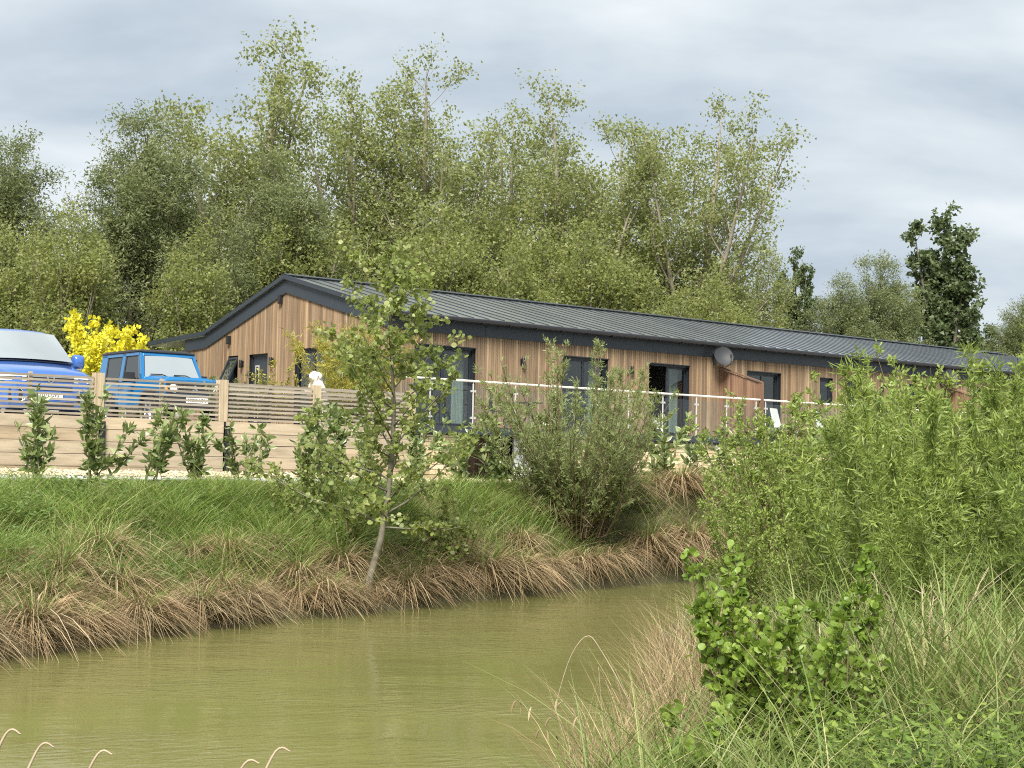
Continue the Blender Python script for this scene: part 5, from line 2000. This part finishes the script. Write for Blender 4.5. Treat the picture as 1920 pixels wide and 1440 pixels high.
TU = []
for i in range(4):
    a, b_ = tussock(700 + i)
    a.materials.append(MATS['sedge_dry'])
    b_.materials.append(MATS['grass_green'])
    TU.append((a, b_))
rng = np.random.default_rng(71)
seg = FL[4:13]
Ls = np.linalg.norm(np.diff(seg, axis=0), axis=1)
cum = np.concatenate([[0], np.cumsum(Ls)])
a = -1.6
i = 0
while a < cum[-1] - 3:
    for row, (off, prob) in enumerate(((.22, 1.0), (rng.uniform(.5, 1.1), .6), (rng.uniform(1.1, 1.9), .55 if a < 6 else 0))):
        if rng.uniform() > prob:
            continue
        aa = a + rng.uniform(-.15, .15) + row * .25
        kk = int(np.clip(np.searchsorted(cum, aa) - 1, 0, len(Ls) - 1))
        f_ = (aa - cum[kk]) / Ls[kk]
        p = seg[kk] + (seg[kk + 1] - seg[kk]) * f_
        d_ = unit(seg[kk + 1] - seg[kk])
        p = p + np.array([-d_[1], d_[0]]) * (off + rng.uniform(-.08, .08))
        place_shrub(TU[i % 4], 'sedge_tussock', 'dry brown sedge tussock drooping over the water at the foot of the far bank', 'sedge tussock', p[0], p[1], rng.uniform(0, 6.28), rng.uniform(.65, 1.2) * (1.2 if a > 9 else 1),
                    'sedge tussocks along the far waterline', parts=('dry_blades', 'green_blades'))
        i += 1
    a += rng.uniform(.40, .80)


# ------------------------------------------------------------------ near bank growth
def near_points(rng, n, x0, x1, y0, y1, dmin=.05):
    p = np.stack([rng.uniform(x0, x1, n), rng.uniform(y0, y1, n)], 1)
    dn = -signed(NL, p[:, 0], p[:, 1])
    return p[dn > dmin]


rng = np.random.default_rng(91)
q = near_points(rng, 62000, .3, 6.2, 6.5, 24, .35)
keep = rng.uniform(0, 1, len(q)) < np.clip(.5 + .5 * wob(q[:, 0] * 1.3, q[:, 1] * 1.3), .2, .95) * np.where(q[:, 1] < 12, 1, .55)
grass_field('near_grass', 'grass_near', 'tall mixed green and straw grass on the near bank', q[keep], rng, (.3, 1.0), (.005, .014), .30, (.1, .8), 4)
q = near_points(rng, 2600, 2.2, 4.6, 8.6, 12.0, .5)
grass_field('reeds', 'grass_near', 'tall upright reed leaves standing below the osiers', q, rng, (.6, 1.35), (.010, .026), .22, (.05, .6), 5)
q = near_points(rng, 9000, .35, 2.4, 7.6, 16.5, .02)
keep = -signed(NL, q[:, 0], q[:, 1]) < .62
grass_field('dry_stalks', 'sedge_dry', 'tangle of thin dry brown stalks at the near water edge', q[keep], rng, (.35, .98), (.004, .009), .26, (.0, .6), 4)
q = near_points(rng, 1700, 2.2, 4.6, 8.5, 12.5, .4)
grass_field('dry_stalks', 'sedge_dry', 'pale dead grass standing among the reeds', q, rng, (.5, 1.25), (.003, .007), .28, (.1, .6), 4)
q = near_points(rng, 130, .2, .85, 7.6, 8.9, -.1)
grass_field('sedge_leaves', 'grass_near', 'broad green sedge leaves at the tip of the near bank', q, rng, (.35, .75), (.008, .016), .3, (.1, .6), 5)
# nettles
q = near_points(rng, 300, 1.6, 4.2, 6.6, 9.0, .4)
st, lf = Geo(), Geo()
TS, TD, TN = [], [], []
for (x, y) in q:
    h = rng.uniform(.22, .55)
    z0 = float(hz(x, y))
    p = curve_path((x, y, z0 - .02), (rng.normal(0, .15), rng.normal(0, .15), 1), h, 5, .2, rng, .05)
    st.tube(p, [.005, .004, .004, .003, .003, .002], 4, False)
    for k_, u in enumerate(np.linspace(.2, 1, 8)):
        pp, pd = lerp_path(p, [u])
        a = k_ * 1.571 + x * 9
        for s2 in (0, math.pi):
            TS.append(pp[0])
            TD.append((math.cos(a + s2), math.sin(a + s2), rng.uniform(-.15, .35)))
            TN.append(1.15 - .6 * u)
TS, TD, TN = np.array(TS), unit(np.array(TD)), np.array(TN)
sd = unit(np.cross(TD, np.array([0, 0, 1.0])))
lf.leaves(TS, TD, sd, .11 * TN, .062 * TN, 'oval', .25, .15)
o = tag(lf.build('nettles', 'nettle'), 'patch of fresh green nettles on the near bank', 'nettles', kind='stuff')
st.build('nettle_stems', 'stem_green', o)

# pale dead branches caught in the reeds
db = thing('dead_branch', 'pale bleached dead branches sticking up among the reeds', 'dead branch', (2.95, 10.3, float(hz(2.95, 10.3)) - .03))
g = Geo()
for i in range(9):
    a = rng.uniform(0, 6.28)
    p = curve_path((rng.normal(0, .08), rng.normal(0, .08), 0), (.5 * math.cos(a), .3 * math.sin(a), 1), rng.uniform(.7, 1.25), 7, -.1, rng, .16)
    g.tube(p, np.linspace(.010, .003, 8), 5, False)
    q2, qd = lerp_path(p, rng.uniform(.3, 1, 5))
    for j in range(5):
        g.tube(curve_path(q2[j], unit(qd[j] + rand_dirs(rng, 1)[0] * .9), rng.uniform(.12, .4), 3, -.1, rng, .2), [.004, .003, .002, .0015], 4, False)
g.build('branches', 'dead_stem', db)


def wstem(name, label, pts, r0, mat='dead_stem', catkins=0):
    pts = np.array(pts, float)
    b0 = pts[0].copy()
    o = thing(name, label, 'grass stem', tuple(b0))
    # smooth the polyline
    u = np.linspace(0, 1, 22)
    k = len(pts) - 1
    out = []
    for v in u:
        x = min(v * k, k - 1e-6)
        i = int(x)
        f = x - i
        p0, p1, p2, p3 = pts[max(i - 1, 0)], pts[i], pts[i + 1], pts[min(i + 2, k)]
        out.append(.5 * (2 * p1 + (p2 - p0) * f + (2 * p0 - 5 * p1 + 4 * p2 - p3) * f * f + (3 * p1 - p0 - 3 * p2 + p3) * f ** 3))
    out = np.array(out) - b0
    Geo().tube(out, np.linspace(r0, r0 * .35, 22), 5).build('stalk', mat, o, smooth=180)
    for i in range(catkins):
        p = out[21 - i * 3]
        c = curve_path(p, (rng.normal(0, .5), rng.normal(0, .5), -.1), .085, 4, -2.5, rng, .05)
        Geo().tube(c, [.002, .005, .0055, .005, .002], 6).build('catkin', 'sedge_dry', o)
    return o


zb = .15
wstem('arching_stem', 'dead pale stem arching out over the water in a sharp bend', [(.90, 9.1, .30), (.72, 9.0, .75), (.55, 9.0, 1.05), (.47, 9.0, 1.13), (.38, 9.0, 1.02), (.31, 9.0, .80), (.29, 9.0, .66)], .0045)
wstem('upright_stem', 'straight dead pale stem beside the arching one', [(.62, 9.0, .1), (.58, 9.0, .5), (.54, 9.0, .95)], .004)
for i, (x, y, tx_, tz, lab) in enumerate(((.55, 8.6, .12, .78, 'drooping sedge flower stem reaching farthest over the water'), (.55, 8.5, .34, .80, 'drooping sedge flower stem between the bent stem and the dry stalks'),
                                          (.60, 8.4, .26, .66, 'short drooping sedge flower stem low over the water'))):
    wstem('flowering_sedge', lab, [(x, y, .15), (x - .08, y, .45), ((x + tx_) / 2 - .02, y, tz - .1), (tx_, y, tz), (tx_ - .06, y, tz + .03)], .0035, 'stem_green', 4)
for i, (x0, x1, z1, lab) in enumerate(((.42, -.02, .33, 'thin dead stem lying low across the water at the bank tip'), (1.9, 1.30, 1.16, 'thin pale dead stem leaning through the alder bush'), (3.1, 2.35, 1.35, 'thin pale dead stem crossing the reeds'))):
    wstem('leaning_stem', lab, [(x0, 8.6 + i * .15, .15 + .25 * (i > 0)), ((x0 + x1) / 2, 8.6, (z1 + .2) * .6), (x1, 8.55, z1)], .004)
# dry tips of the near bank grass that show along the bottom of the view
tb = []
for i, (px, pz, lab) in enumerate(((-1.66, 1.19, 'dry grass tip at the bank below the pond, leaning sharply'), (-1.55, 1.15, 'dry grass tip beside the sharply leaning one'), (-1.36, 1.13, 'short dry grass tip standing alone'),
                                   (-.88, 1.11, 'forked dry grass tip at the pond edge'), (-.78, 1.15, 'dry grass tip next to the forked one'))):
    y = 5.0
    z0 = float(hz(px, y))
    wstem('dry_grass_tip', lab, [(px - .12, y, z0 - .02), (px - .10, y, (z0 + pz) / 2), (px + .02, y, pz), (px + .08, y, pz + .02)], .008)
